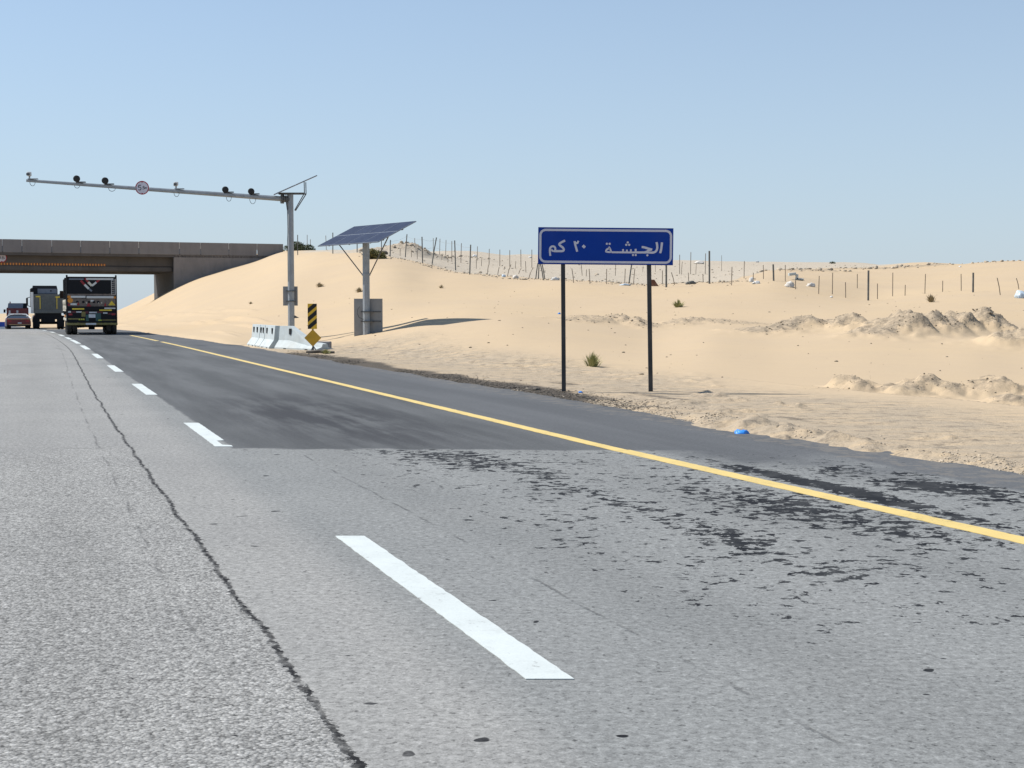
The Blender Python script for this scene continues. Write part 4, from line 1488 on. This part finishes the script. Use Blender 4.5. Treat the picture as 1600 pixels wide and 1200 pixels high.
# --- grey tipper ahead of it
D2 = 113.0
tp = at(75.5, 480, D2); tp.z = float(road_z(D2))
t2 = thing('tipper_truck', tp, math.atan(.352), 'grey tipper truck in the middle of the queue with cab window above its tailgate', 'truck', 'trucks queueing in the right lane')
k2 = 12.0
xz = D2 / F / 12.0
X2 = lambda cx: (cx - 910) * xz
Z2 = lambda cy: (1025 - cy) * xz
m = MB()
for s in (-1, 1): m.hexa([(s * 1.16 - .04, 0, 1.4), (s * 1.16 + .04, 0, 1.4), (s * 1.16 + .04, 5, 1.4), (s * 1.16 - .04, 5, 1.4)], [(s * 1.24 - .04, 0, 2.86), (s * 1.24 + .04, 0, 2.86), (s * 1.24 + .04, 5, 2.86), (s * 1.24 - .04, 5, 2.86)])
m.box((0, 5.0, 2.1), (2.3, .08, 1.5)); m.box((0, 2.5, 1.36), (2.3, 5, .1))
m.build('tipper_body', tc_['silver'], t2)
tg = slab(t2, 'tailgate', X2(650), X2(1178), Z2(665), Z2(370), -.0, .07, tc_['grey'], .01)
slab(t2, 'tailgate_lip', X2(650), X2(1178), Z2(722), Z2(668), -.03, .10, tc_['grey'], .01)
for x_ in np.linspace(X2(700), X2(1130), 9): slab(tg, 'tailgate_rib', x_ - .03, x_ + .03, Z2(655), Z2(385), -.072, .05, tc_['grey'])
for (a, b_, c_, d_) in ((690, 772, 425, 400), (1038, 1125, 432, 408), (758, 772, 640, 430), (1056, 1070, 640, 430)):
    slab(tg, 'yellow_marking', X2(a), X2(b_), Z2(c_), Z2(d_), -.124, .012, tc_['yellow'])
slab(t2, 'sunlit_corner_post', X2(598), X2(648), Z2(720), Z2(332), .02, .25, M['white'], .02)  # white puts the sunlight on the body's left side into the colour
m = MB(); m.box((X2(858), 5.9, 2.55), (2.18, 1.6, 1.65), bev=.08); cb = m.build('cab', tc_['black'], t2)
m = MB(); m.hexa([(-1.15, 5.1, Z2(245)), (.85, 5.1, Z2(245)), (.8, 6.5, Z2(245)), (-1.1, 6.5, Z2(245))], [(-1.1, 5.25, Z2(190)), (.8, 5.25, Z2(190)), (.75, 6.4, Z2(200)), (-1.05, 6.4, Z2(200))]); m.build('roof_visor', tc_['black'], cb)
slab(cb, 'rear_window', X2(742), X2(1098), Z2(345), Z2(250), 5.09, .02, tc_['slate'])
slab(cb, 'window_sticker', X2(975), X2(1000), Z2(305), Z2(278), 5.066, .01, tc_['black'])
m = MB(); m.box((X2(545), 6.3, Z2(500)), (.16, .12, .62), bev=.04); m.tube([(X2(545), 6.3, Z2(430)), (X2(610), 6.2, Z2(410))], .03, 5); m.tube([(X2(545), 6.3, Z2(575)), (X2(610), 6.2, Z2(600))], .03, 5); m.build('mirror', tc_['black'], cb)
m = MB(); m.box((X2(1168), 6.3, Z2(400)), (.2, .12, .5), bev=.04); m.tube([(X2(1168), 6.3, Z2(400)), (X2(1080), 6.2, Z2(400))], .03, 5); m.build('mirror', tc_['black'], cb)
m = MB(); m.box((0, 3.0, 1.06), (2.0, 6.0, .52)); m.box((0, 2.6, .72), (1.0, 5.6, .3)); m.tube([(-.9, .6, .52), (.9, .6, .52)], .12, 8); m.build('chassis', tc_['black'], t2)  # wide upper box added to make the gap under the tailgate dark
slab(t2, 'rear_light_bar', X2(640), X2(1150), Z2(800), Z2(760), .1, .06, tc_['maroon'])
slab(t2, 'number_plate', X2(860), X2(950), Z2(795), Z2(770), .035, .02, tc_['plate'])
for s in (-1, 1):
    m = MB(); m.prism([(.6 + .62 * math.cos(a), .5 + .60 * math.sin(a)) for a in np.linspace(.15, math.pi - .15, 9)] + [(.6 + .57 * math.cos(a), .5 + .55 * math.sin(a)) for a in np.linspace(math.pi - .15, .15, 9)], (s * .95 - .28, 0, 0), (0, 1, 0), (0, 0, 1), (1, 0, 0), .56)
    m.build('mudguard', tc_['silver'] if s < 0 else tc_['black'], t2)
    slab(t2, 'mud_flap', s * .93 - .27, s * .93 + .27, .22, .98, -.02, .02, tc_['black'])
for yy in (.6, 1.9):
    wheel(t2, -.93, yy, .5, .24, True); wheel(t2, .93, yy, .5, .24, True)
wheel(t2, -1.0, 6.0, .5, .28); wheel(t2, 1.0, 6.0, .5, .28)

# --- red truck further ahead
D3 = 150.0
tp = at(27.5, 480, D3); tp.z = float(road_z(D3))
t3 = thing('cargo_truck', tp, math.atan(.375), 'dull red truck at the head of the queue with grey sloping cab back', 'truck', 'trucks queueing in the right lane')
k3 = D3 / F / 20
X3 = lambda cx: (cx - 515) * k3
zt = 1.4 + (480 - 473.5) * D3 / F - tp.z
Z3 = lambda cy: zt - (cy - 270) * k3
m = MB(); m.box((0, 1.0, 1.3), (X3(835) - X3(195), 2.0, 1.9), bev=.06); m.build('cab_body', tc_['redtruck'], t3)
m = MB(); m.hexa([(X3(225), -.05, Z3(432)), (X3(800), -.05, Z3(432)), (X3(800), 1.9, Z3(432)), (X3(225), 1.9, Z3(432))], [(X3(245), .35, Z3(275)), (X3(795), .35, Z3(275)), (X3(780), 1.8, Z3(275)), (X3(250), 1.8, Z3(275))]); rf = m.build('cab_roof', tc_['slate'], t3)
m = MB(); m.hexa([(X3(680), -.07, Z3(430)), (X3(800), -.07, Z3(430)), (X3(800), .0, Z3(430)), (X3(650), .0, Z3(430))], [(X3(690), .33, Z3(278)), (X3(795), .33, Z3(278)), (X3(795), .4, Z3(278)), (X3(690), .4, Z3(278))]); m.build('roof_vent', tc_['black'], rf)
slab(t3, 'painted_patch', X3(250), X3(300), Z3(600), Z3(500), -.002, .02, tc_['plate']); slab(t3, 'painted_patch', X3(478), X3(535), Z3(580), Z3(500), -.002, .02, tc_['plate'])
m = MB(); m.box((X3(135), 1.4, Z3(520)), (.2, .12, .36), bev=.03); m.tube([(X3(135), 1.4, Z3(490)), (X3(205), 1.4, Z3(490))], .03, 5); m.build('mirror', tc_['black'], t3)
m = MB(); m.tube([(X3(300), .6, Z3(275)), (X3(300), .6, Z3(225))], .06, 8); m.build('beacon', tc_['red'], rf)
m = MB(); m.box((0, -2.5, .85), (2.2, 5.0, .25)); m.build('flat_bed', tc_['redtruck'], t3)
for x_ in (-.9, .9):
    wheel(t3, x_, 1.2, .48, .28); wheel(t3, x_, -3.6, .48, .28)

# --- red car in the left lane beside the queue
D4 = 109.0
tp = at(28.5, 480, D4); tp.z = float(road_z(D4))
t4 = thing('passenger_car', tp, math.atan(.385), 'low red car with pale roof beside the grey tipper truck', 'car')
k4 = D4 / F / 20
X4 = lambda cx: (cx - 570) * k4
Z4 = lambda cy: (1072 - cy) * k4
m = MB()
# body lofted along its length: (y, half width, z low, z high)
st = [(0, .86, .34, .80), (.12, .92, .25, .84), (.9, .94, .22, .86), (3.2, .93, .22, .80), (4.1, .90, .25, .72), (4.35, .78, .32, .62)]
vs = []; fs = []
for (y, w, a, b_) in st:
    vs += [(-w, y, a), (w, y, a), (w * 1.0, y, (a + b_) / 2), (w * .93, y, b_), (-w * .93, y, b_), (-w, y, (a + b_) / 2)]
n = 6
for i in range(len(st) - 1):
    for j in range(n): fs.append((i * n + j, i * n + (j + 1) % n, (i + 1) * n + (j + 1) % n, (i + 1) * n + j))
fs += [tuple(range(n)), tuple(range((len(st) - 1) * n, len(st) * n))]
m.add(vs, fs); m.build('car_body', tc_['redcar'], t4)
m = MB()
st = [(.35, .84, .82, .83), (1.0, .74, .82, 1.10), (1.5, .68, .82, 1.16), (2.4, .68, .82, 1.15), (3.2, .80, .80, .82)]
vs = []; fs = []
for (y, w, a, b_) in st: vs += [(-w - .06, y, a), (w + .06, y, a), (w, y, b_), (-w, y, b_)]
for i in range(len(st) - 1):
    for j in range(4): fs.append((i * 4 + j, i * 4 + (j + 1) % 4, (i + 1) * 4 + (j + 1) % 4, (i + 1) * 4 + j))
fs += [(0, 1, 2, 3), (16, 17, 18, 19)]
m.add(vs, fs); cb = m.build('cabin', tc_['glass'], t4)
m = MB()
pts = [(-.94, .25, .80), (-.80, .62, .98), (-.60, .92, 1.10), (-.3, 1.0, 1.15), (.3, 1.0, 1.15), (.60, .92, 1.10), (.80, .62, .98), (.94, .25, .80)]
m.tube(pts, .035, 6); m.box((0, 1.8, 1.17), (1.3, 1.5, .03), bev=.01); m.build('roof', M['white'], cb)
slab(t4, 'boot_trim', -.80, .88, .76, .825, .0, .03, tc_['tan']); slab(t4, 'bumper', -.86, .90, .24, .33, .0, .08, tc_['black'], .02)
slab(t4, 'bumper_strip', -.70, .86, .335, .385, .0, .07, tc_['tan'])
slab(t4, 'number_plate', -.06, .22, .44, .52, .0, .03, tc_['plate'])
for s in (-1, 1):
    slab(t4, 'tail_light', s * .66 - .14, s * .66 + .14, .58, .70, .01, .03, tc_['red'])
    wheel(t4, s * .80, .8, .30, .2); wheel(t4, s * .80, 3.4, .30, .2)
slab(t4, 'fender_trim', -.96, -.86, .22, .74, .08, .06, tc_['silver'])

# --- blue and white plastic barrier at the far left
D5 = 128.0
tp = at(-3, 480, D5); tp.z = float(road_z(D5))
bb = thing('plastic_barrier', tp, R(5), 'blue and white plastic barrier at the left edge behind the red car', 'plastic barrier')
m = MB(); m.hexa([(-.75, -.2, .28), (.62, -.2, .28), (.62, .2, .28), (-.75, .2, .28)], [(-.72, -.14, .72), (.60, -.14, .72), (.60, .14, .72), (-.72, .14, .72)]); m.build('barrier_top', tc_['bluebar'], bb)
m = MB(); m.hexa([(-.78, -.28, 0), (.66, -.28, 0), (.66, .28, 0), (-.78, .28, 0)], [(-.76, -.21, .275), (.64, -.21, .275), (.64, .21, .275), (-.76, .21, .275)]); m.build('barrier_foot', M['plastic_w'], bb)

# ------------------------------------------------------------------ fences
def post_on(par, o, pb_, pt_, r, mat, name, Y=None, n=6):
    b = ground_at(*pb_) if Y is None else None
    if b is None or abs((800 + F * CP * b.x / b.y) - pb_[0]) > 3:
        b = at(pb_[0], pb_[1], Y or 150.0); b.z = gz(b.x, b.y)
    top = at(pt_[0], pt_[1], b.y)
    m = MB(); m.tube([b - o - Vector((0, 0, .25)), (b + (top - b) * .5) - o, top - o], r, n)
    m.build(name, mat, par)
    return b, top


fo = ground_at(1108, 443.5)
nf = thing('wire_fence', fo, 0, 'broken line of dark wooden posts and thin stakes half buried along the sand', 'fence')
tops = []
BIG = [(465, 381, 465, 367, 135), (520, 392, 520, 363.5, 120), (558, 392, 558, 379, 118), (596, 394, 596, 376, None), (609.5, 401, 610, 375, None), (633, 402, 635.9, 366, None),
       (660.4, 411.6, 659.3, 370, None), (674.4, 412.5, 682, 371, None), (712, 422.5, 710.4, 375.7, None), (733.8, 429, 735.4, 382.3, None),
       (836.5, 436, 840.5, 411, None), (841, 436, 842.5, 410, None), (850, 438, 844, 411, None), (852, 436.5, 847, 413, None),
       (982, 443.5, 988.5, 404, None), (1041, 449, 1041, 402, None), (1108.5, 443.5, 1108.3, 392, None), (1209, 439, 1208, 413, None), (1356.5, 469.5, 1357, 422.5, None), (1520.3, 457, 1520.7, 426, None)]
for (bx_, by_, tx_, ty_, Y) in BIG:
    r_ = .055 if bx_ > 1000 else .042
    b, t_ = post_on(nf, fo, (bx_, by_), (tx_, ty_), r_ if not 830 < bx_ < 860 else .035, M['wood'], 'fence_post', Y)
    tops.append((bx_, b, t_))
m = MB()
sel = [q for q in tops if 590 < q[0] < 740]
for f in (.35, .62, .9):
    for (a, b_) in zip(sel[:-1], sel[1:]):
        p = a[1] + (a[2] - a[1]) * f; q = b_[1] + (b_[2] - b_[1]) * f
        m.tube([p - fo, (p + q) / 2 - fo - Vector((0, 0, .1)), q - fo], .005, 3, cap=False)
m.build('fence_wire', M['stake'], nf)
STK = [(761, 427.5, 763.5, 414), (777, 430, 780, 417.5), (787, 422, 789, 416), (791.5, 431.5, 798.5, 413), (809, 428, 814.5, 419), (824, 436.5, 833, 418), (822, 426, 821, 408), (805, 420, 806, 408),
       (744, 420, 744.5, 404), (752, 416, 753, 403), (700, 410, 700, 398), (690, 407, 691, 396), (652, 405, 652, 391), (643, 402, 643, 390), (625, 400, 625.5, 388),
       (897, 442, 893.5, 419.5), (910, 431, 908, 413), (922, 443.5, 920.5, 420), (916, 432, 916.5, 421), (947.5, 444, 948, 420), (961.5, 431, 962, 413), (976, 442, 977, 420), (989.5, 443.5, 992, 419.5), (1035, 444, 1035, 422.5),
       (1055, 445, 1049, 425.5), (1064.5, 429, 1066, 409), (1076, 439, 1075.5, 426), (1087, 429, 1088, 412), (1099, 441, 1098, 428), (1004, 425, 1005, 415), (1024, 425, 1024, 412),
       (1127.5, 423.5, 1127.5, 399), (1143, 446, 1143.7, 417), (1162.5, 435, 1163, 408), (1177, 438.5, 1177, 426), (1193, 436, 1192.5, 414), (1227, 440, 1227, 414), (1243, 452, 1243, 438), (1279, 459.5, 1280, 431),
       (1300.5, 460, 1301, 426), (1321.5, 465.5, 1321, 441), (1339.5, 450.5, 1339.5, 428), (1371, 467.5, 1371, 443), (1394.7, 463, 1395, 426), (1414, 462, 1414.5, 445), (1445, 459, 1446, 428), (1472.7, 456, 1473, 438.5), (1502, 454.5, 1501.6, 428),
       (1564, 461, 1558, 434), (1593, 451.5, 1588, 434.7)]
for (bx_, by_, tx_, ty_) in STK:
    post_on(nf, fo, (bx_, by_), (tx_, ty_), .024, M['stake'], 'fence_stake', None, 5)
fo2 = ground_at(814, 409)
ff = thing('wire_fence', fo2, 0, 'thin posts of a second fence standing along the skyline of the gravel plain', 'fence')
for (bx_, by_, tx_, ty_) in [(480, 381, 480, 367), (485, 382, 485, 374), (510, 391, 509, 368), (677, 383, 677, 372), (686.6, 386, 687.5, 373), (696, 389, 697, 375), (706, 413, 706, 376.6), (720, 417, 721, 380),
                             (746, 399, 746, 385), (764, 401, 764.5, 389), (781, 403, 781, 390), (796.5, 403, 796.5, 391), (814, 409, 813.7, 390), (831, 409, 831, 390),
                             (1079, 413, 1079.5, 394), (1102, 415, 1102.5, 396), (1062, 413, 1062, 398), (648, 383, 648, 372)]:
    post_on(ff, fo2, (bx_, by_), (tx_, ty_), .034, M['stake'], 'fence_post', 165.0 if by_ < 400 else 140.0, 5)


# ------------------------------------------------------------------ plants
def leaf_cloud(mb, c, rx, ry, rz_, n, size, r_, flat=.0):
    for _ in range(n):
        while True:
            p = Vector((r_.uniform(-1, 1), r_.uniform(-1, 1), r_.uniform(-.2, 1)))
            if p.length < 1 and p.length > .35 * r_.random(): break
        p = Vector((p.x * rx, p.y * ry, p.z * rz_)) + c
        d = Vector((r_.gauss(0, 1), r_.gauss(0, 1), r_.gauss(.5, .8))).normalized()
        e = d.orthogonal().normalized(); e.rotate(Matrix.Rotation(r_.uniform(0, 6.28), 3, d))
        f_ = d.cross(e); s = size * r_.uniform(.6, 1.4)
        mb.add([p - e * s, p + f_ * s * .45, p + e * s, p - f_ * s * .45], [(0, 1, 2, 3)])


def shrub(px, py, w, h, leaf, label, seed, n=900, Y=None):
    b = ground_at(px, py) if Y is None else at(px, py, Y)
    if Y is not None: b.z = gz(b.x, b.y)
    W_ = w * b.y / F / 2; H_ = h * b.y / F
    r_ = random.Random(seed)
    o = thing('desert_shrub', b, 0, label, 'shrub')
    m = MB()
    for k in range(9):
        a = r_.uniform(0, 6.28); rr = r_.uniform(.2, .85)
        m.tube([(0, 0, -.1), (math.cos(a) * W_ * rr * .5, math.sin(a) * W_ * rr * .4, H_ * .4), (math.cos(a) * W_ * rr, math.sin(a) * W_ * rr * .7, H_ * r_.uniform(.6, .95))], .03, 5, r1=.008)
    m.build('branches', M['twig'], o)
    m = MB()
    for k in range(8):
        cx = r_.uniform(-.72, .72); cz = r_.uniform(0, .5) * (1 - abs(cx))
        leaf_cloud(m, Vector((cx * W_, r_.uniform(-.4, .4) * W_, cz * H_)), W_ * .46, W_ * .40, H_ * .62, n // 8, .085, r_)
    m.build('leaves', leaf, o)


shrub(466, 391.5, 46, 15, M['leaf_dark'], 'dark green shrub on the crest behind the gantry pole', 3, 2600)
shrub(581, 404.5, 44, 17, M['leaf_yellow'], 'yellow green shrub on the slope behind the solar pole', 5, 2600)
shrub(1300, 413, 12, 4, M['leaf_dark'], 'small dark bush on the far skyline right of the blue sign', 6, 300, 330)


def tuft(px, py, w, h, mat, label, seed, n=70, lean=.0):
    b = ground_at(px, py)
    W_ = w * b.y / F / 2; H_ = h * b.y / F
    r_ = random.Random(seed)
    m = MB()
    for k in range(n):
        a = r_.uniform(0, 6.28); rr = abs(r_.gauss(0, .55))
        bx0 = Vector((math.cos(a) * W_ * .35 * rr, math.sin(a) * W_ * .35 * rr, -.03))
        tip = Vector((math.cos(a) * W_ * min(1.1, rr * 1.25 + .1) + lean * W_, math.sin(a) * W_ * min(1, rr * 1.2), H_ * r_.uniform(.45, 1.0) * (1.1 - .45 * min(1, rr))))
        md = (bx0 + tip) / 2 + Vector((0, 0, H_ * .12))
        s = Vector((-math.sin(a), math.cos(a), 0)) * (.010 + .004 * r_.random()) * max(1, b.y / 40)
        m.add([bx0 - s, bx0 + s, md + s * .8, md - s * .8, tip], [(0, 1, 2, 3), (3, 2, 4)])
    o = m.build('grass_tuft', mat, None, b)
    tag(o, label, 'grass tuft')


tuft(925, 573, 38, 24, M['grass'], 'green yellow grass tuft growing between the two sign posts', 1, 170, .1)
tuft(1060, 480, 25, 13, M['grass'], 'green grass tuft on sand just right of the right sign post', 2, 120)
tuft(1456, 472, 20, 14, M['dry'], 'dry grass tuft above the soil heaps at the right', 3, 90, -.25)
tuft(499.5, 448.5, 16, 8, M['dry'], 'small dry tuft on the slope right of the gantry pole', 4, 70)
tuft(561, 456.5, 18, 8, M['dry'], 'small dry tuft touching the left side of the solar pole', 5, 70)
tuft(509, 553, 18, 9, M['grass'], 'pale green tuft beside the dark block and diamond plate', 6, 90)
tuft(690, 450, 12, 6, M['dry'], 'tiny dry tuft on the slope right of the solar array', 7, 40)
tuft(392, 475, 10, 4, M['dry'], 'tiny dry tuft on the slope left of the gantry pole', 8, 40)


# ------------------------------------------------------------------ stones, rubble, litter
def rock_mesh(name, seed, mat, flat=.7, sub=2):
    bm = bmesh.new(); bmesh.ops.create_icosphere(bm, subdivisions=sub, radius=1.0)
    r_ = random.Random(seed); off = (r_.uniform(0, 99), r_.uniform(0, 99))
    for v in bm.verts:
        q = v.co.normalized()
        v.co = v.co * (1 + .55 * float(vnoise(q.x * 1.6 + off[0] + q.z, q.y * 1.6 + off[1] - q.z * .7, seed)) + r_.uniform(-.06, .06))
        v.co.z *= flat
    me = bpy.data.meshes.new(name); bm.to_mesh(me); bm.free(); me.materials.append(mat)
    return me


def rock(px, py, w, label, seed, mat, name='boulder', cat='boulder', h=.7, Y=None):
    b = ground_at(px, py) if Y is None else at(px, py, Y)
    if Y is not None: b.z = gz(b.x, b.y)
    o = bpy.data.objects.new(name, rock_mesh(name, seed, mat, h))
    s = w * b.y / F / 2
    o.scale = (s, s * .8, s); o.location = b + Vector((0, 0, s * h * .35)); o.rotation_euler = (0, 0, seed)
    COL.objects.link(o); tag(o, label, cat)
    return o


rock(742, 402, 9, 'white boulder on the plain just right of a tall fence post', 11, M['plastic_w'])
rock(829, 403, 6, 'white boulder far off at the left edge of the blue sign', 12, M['plastic_w'])
rock(601, 397, 12, 'dark rock lying behind the raised right end of the solar array', 13, M['stone_d'])
rock(564, 393, 10, 'pale flat rock on the crest left of the solar pole', 14, M['stone'])
rock(1092, 412, 16, 'long white slab on the skyline beside the tall right fence post', 15, M['sack'], h=.4)
rock(1183, 410, 5, 'tiny white rock on the skyline right of the blue sign', 16, M['plastic_w'])
rock(1500, 417.5, 5, 'tiny white rock on the skyline above the right posts', 17, M['plastic_w'])
rock(837, 610, 14, 'dark clod of asphalt rubble left of the left sign post', 18, M['stone_d'], 'asphalt_clod', 'rubble', .5)


# sacks and bags
def lumpy(px, py, w, h, mat, name, label, cat, seed):
    b = ground_at(px, py)
    s = b.y / F
    bm = bmesh.new(); bmesh.ops.create_icosphere(bm, subdivisions=3, radius=1.0)
    r_ = random.Random(seed); ox = r_.uniform(0, 50)
    for v in bm.verts:
        q = v.co.copy()
        f_ = 1 + .6 * float(fbm(q.x * 1.7 + ox, q.y * 1.7 + q.z * 1.3, 3, seed)) + .13 * math.sin(9 * q.x + 5 * q.z + ox) + .1 * math.sin(15 * q.y - 7 * q.x)
        v.co = Vector((q.x * w * s / 2 * f_, q.y * w * s / 2 * .7 * f_, max(-.25, q.z) * h * s * .62 * f_))
    me = bpy.data.meshes.new(name); bm.to_mesh(me); bm.free(); me.materials.append(mat); me.shade_smooth()
    o = bpy.data.objects.new(name, me); o.location = b + Vector((0, 0, h * s * .12)); COL.objects.link(o)
    tag(o, label, cat)


lumpy(1174, 441, 7, 10, M['plastic_w'], 'plastic_bag', 'white bag standing upright left of the sacks on the sand', 'bag', 21)
lumpy(1182, 443.5, 10, 6, M['plastic_w'], 'plastic_bag', 'low white bag lying beside the upright white bag', 'bag', 22)
lumpy(1235, 449, 15, 11, M['sack'], 'sack', 'larger pale sack lying in front of the broken block', 'sack', 23)
lumpy(1267, 448, 13, 8, M['sack'], 'sack', 'smaller pale sack to the right of the broken block', 'sack', 24)
lumpy(1158, 681, 25, 13, M['blue_bag'], 'plastic_bag', 'bright blue plastic bag on the verge near the asphalt edge', 'bag', 25)
lumpy(907, 614, 6, 4, M['blue_bag'], 'plastic_scrap', 'tiny blue scrap on the ground beside the left sign post', 'litter', 26)
lumpy(1595, 466, 20, 14, M['tarp'], 'plastic_sheet', 'crumpled pale blue sheet at the right edge of the photo', 'litter', 27)
lumpy(1080, 444, 14, 6, M['wood'], 'old_tyre', 'dark half buried tyre left of the tall right fence post', 'tyre', 28)
lumpy(787, 433, 6, 5, M['tarp'], 'plastic_scrap', 'pale blue scrap by the leaning stakes left of the sign', 'litter', 29)
lumpy(805, 435, 10, 7, M['sack'], 'sack', 'grey sack among the leaning stakes left of the sign', 'sack', 30)
lumpy(818, 437, 12, 3, M['stone'], 'flat_slab', 'pale flat slab on the sand left of the bundled posts', 'slab', 31)
lumpy(868, 438, 12, 6, M['plastic_w'], 'plastic_scrap', 'white scrap just left of the left sign post near the fence', 'litter', 32)
lumpy(976, 446, 16, 3, M['tarp'], 'plastic_scrap', 'flat blue grey scrap at the foot of the leaning post under the sign', 'litter', 33)
lumpy(874, 491, 5, 3, M['blue_bag'], 'plastic_scrap', 'small blue scrap on open sand left of the left sign post', 'litter', 34)
lumpy(1299, 465, 5, 3, M['plastic_w'], 'plastic_scrap', 'small white scrap on sand below the thin stakes', 'litter', 35)
b = ground_at(1023, 447)
m = MB(); s = b.y / F
m.hexa([(-6 * s, -.2, 0), (6 * s, -.2, -.02), (6 * s, .3, -.02), (-6 * s, .3, 0)], [(-6 * s, -.15, 10 * s), (-1 * s, -.15, 10 * s), (-1 * s, .25, 10 * s), (-6 * s, .25, 10 * s)])
tag(m.build('rusty_crate', M['rust'], None, b), 'brown rusty box lying against the right sign post line', 'crate')
b = ground_at(1240, 437)
m = MB(); s = b.y / F
m.box((-.1, 0, 8.5 * s), (11 * s, .4, 4.5 * s), rot=Matrix.Rotation(R(-7), 3, 'Y'), bev=.02); m.box((5 * s, 0, 4 * s), (3 * s, .4, 9 * s), bev=.02); m.box((9 * s, 0, 1 * s), (12 * s, .4, 2.6 * s), rot=Matrix.Rotation(R(6), 3, 'Y'), bev=.02)
tag(m.build('broken_block', M['concrete_w'], None, b), 'broken pale concrete block propped up behind the sacks', 'concrete block')
b = ground_at(500, 552)
m = MB(); m.tube([b + Vector((-.4, 0, .03)), b + Vector((.0, -.1, .06)), b + Vector((.45, -.2, .02))], .05, 6)
tag(m.build('dark_branch', M['stone_d']), 'dark stick lying on the ground below the diamond plate', 'branch')
def scatter(name, pts, mat, smin, smax, seed, flat=.6, nvar=6):
    """many small stones as one mesh (nobody could count them)"""
    r_ = np.random.default_rng(seed)
    base = []
    for k in range(nvar):
        bm = bmesh.new(); bmesh.ops.create_icosphere(bm, subdivisions=1, radius=1.0)
        rr = random.Random(seed * 31 + k)
        for v in bm.verts: v.co *= rr.uniform(.65, 1.2); v.co.z *= flat
        bm.verts.index_update()
        base.append((np.array([v.co[:] for v in bm.verts]), np.array([[v.index for v in f.verts] for f in bm.faces])))
        bm.free()
    VV = []; FF = []; off = 0
    for p in pts:
        bv, bf = base[r_.integers(nvar)]
        s = smin * (smax / smin) ** (r_.random() ** 1.8); a = r_.uniform(0, 6.28)
        ca, sa = math.cos(a), math.sin(a)
        sx, sy = s * r_.uniform(.8, 1.5), s * r_.uniform(.6, 1.0)
        x = bv[:, 0] * sx; y = bv[:, 1] * sy
        VV.append(np.stack([x * ca - y * sa + p[0], x * sa + y * ca + p[1], bv[:, 2] * s + p[2] + s * .15], -1))
        FF.append(bf + off); off += len(bv)
    V = np.concatenate(VV); Fc = np.concatenate(FF)
    me = bpy.data.meshes.new(name)
    me.vertices.add(len(V)); me.vertices.foreach_set('co', V.astype(np.float32).ravel())
    me.loops.add(len(Fc) * 3); me.loops.foreach_set('vertex_index', Fc.astype(np.int32).ravel())
    me.polygons.add(len(Fc)); me.polygons.foreach_set('loop_start', np.arange(0, len(Fc) * 3, 3, dtype=np.int32))
    me.materials.append(mat); me.update(calc_edges=True)
    o = bpy.data.objects.new(name, me); COL.objects.link(o); tag(o, kind='stuff')
    return o


def pts_where(X, Y, keep):
    z, d, g, v, _ = terrain(X, Y, True)
    k = keep(X, Y, z, d, g, v)
    return np.stack([X, Y, z], -1)[k]


# clods on the soil heaps
X = []; Y = []
for (x, y, hh, sx, sy, dd) in HEAPS:
    if y > 100: n = 30
    else: n = int(14 + 50 * hh)
    X.append(x + nrng.normal(0, .8, n) * sx); Y.append(y + nrng.normal(-.25, .7, n) * sy)
X = np.concatenate(X); Y = np.concatenate(Y)
P3 = pts_where(X, Y, lambda X, Y, z, d, g, v: (d > .25))
nearm = P3[:, 1] < 30
scatter('soil_clods', P3[nearm], M['clod'], .008, .032, 3)
scatter('soil_clods', P3[~nearm & (P3[:, 1] < 100)], M['clod'], .012, .055, 4)
scatter('hill_rubble', P3[P3[:, 1] >= 100], M['stone'], .08, .3, 5)
# stones on the gravel plain
n = 900
px = nrng.uniform(480, 1400, n); Y = np.exp(nrng.uniform(math.log(85), math.log(330), n)); X = (px - 800) / F * Y
scatter('plain_stones', pts_where(X, Y, lambda X, Y, z, d, g, v: g > .5), M['stone'], .03, .18, 6)
# debris along the edge of the asphalt: dark between the barriers and the sign, paler nearer
n = 9000
Y = np.exp(nrng.uniform(math.log(19), math.log(45), n)); t = edge_t(Y) + np.abs(nrng.normal(.05, .42, n)) + .40
s_ = lane_slope(Y); X = lane_x(Y) + t * np.sqrt(1 + s_ * s_)
scatter('edge_debris', pts_where(X, Y, lambda X, Y, z, d, g, v: fbm(X * .9, Y * .5, 3, 77) > -.12), M['stone_d'], .005, .026, 7, .3)
n = 4000
Y = np.exp(nrng.uniform(math.log(10.5), math.log(24), n)); t = edge_t(Y) + np.abs(nrng.normal(.05, .35, n)) + .35
s_ = lane_slope(Y); X = lane_x(Y) + t * np.sqrt(1 + s_ * s_)
scatter('verge_gravel', pts_where(X, Y, lambda X, Y, z, d, g, v: fbm(X * .9, Y * .5, 3, 78) > -.05), M['stone'], .004, .020, 8, .5)
n = 2500
Y = np.exp(nrng.uniform(math.log(10.5), math.log(24), n)); t = edge_t(Y) + np.abs(nrng.normal(.05, .25, n)) + .30
s_ = lane_slope(Y); X = lane_x(Y) + t * np.sqrt(1 + s_ * s_)
scatter('edge_debris', pts_where(X, Y, lambda X, Y, z, d, g, v: fbm(X * .9, Y * .5, 3, 79) > 0), M['stone_d'], .004, .018, 9, .5)
# a few stones strewn over the sand slope and by the fence
n = 420
px = nrng.uniform(200, 1600, n); Y = nrng.uniform(26, 84, n); X = (px - 800) / F * Y
scatter('sand_stones', pts_where(X, Y, lambda X, Y, z, d, g, v: (lat(X, Y) > 9)), M['clod'], .012, .055, 10, .5)
n = 500
px = nrng.uniform(560, 1180, n); Y = np.interp(px, [560, 660, 740, 850, 1110, 1180], [112, 104, 95, 91, 88, 90]) + nrng.normal(0, 1.4, n); X = (px - 800) / F * Y
scatter('fence_stones', pts_where(X, Y, lambda X, Y, z, d, g, v: z > -9), M['stone'], .03, .13, 12, .6)
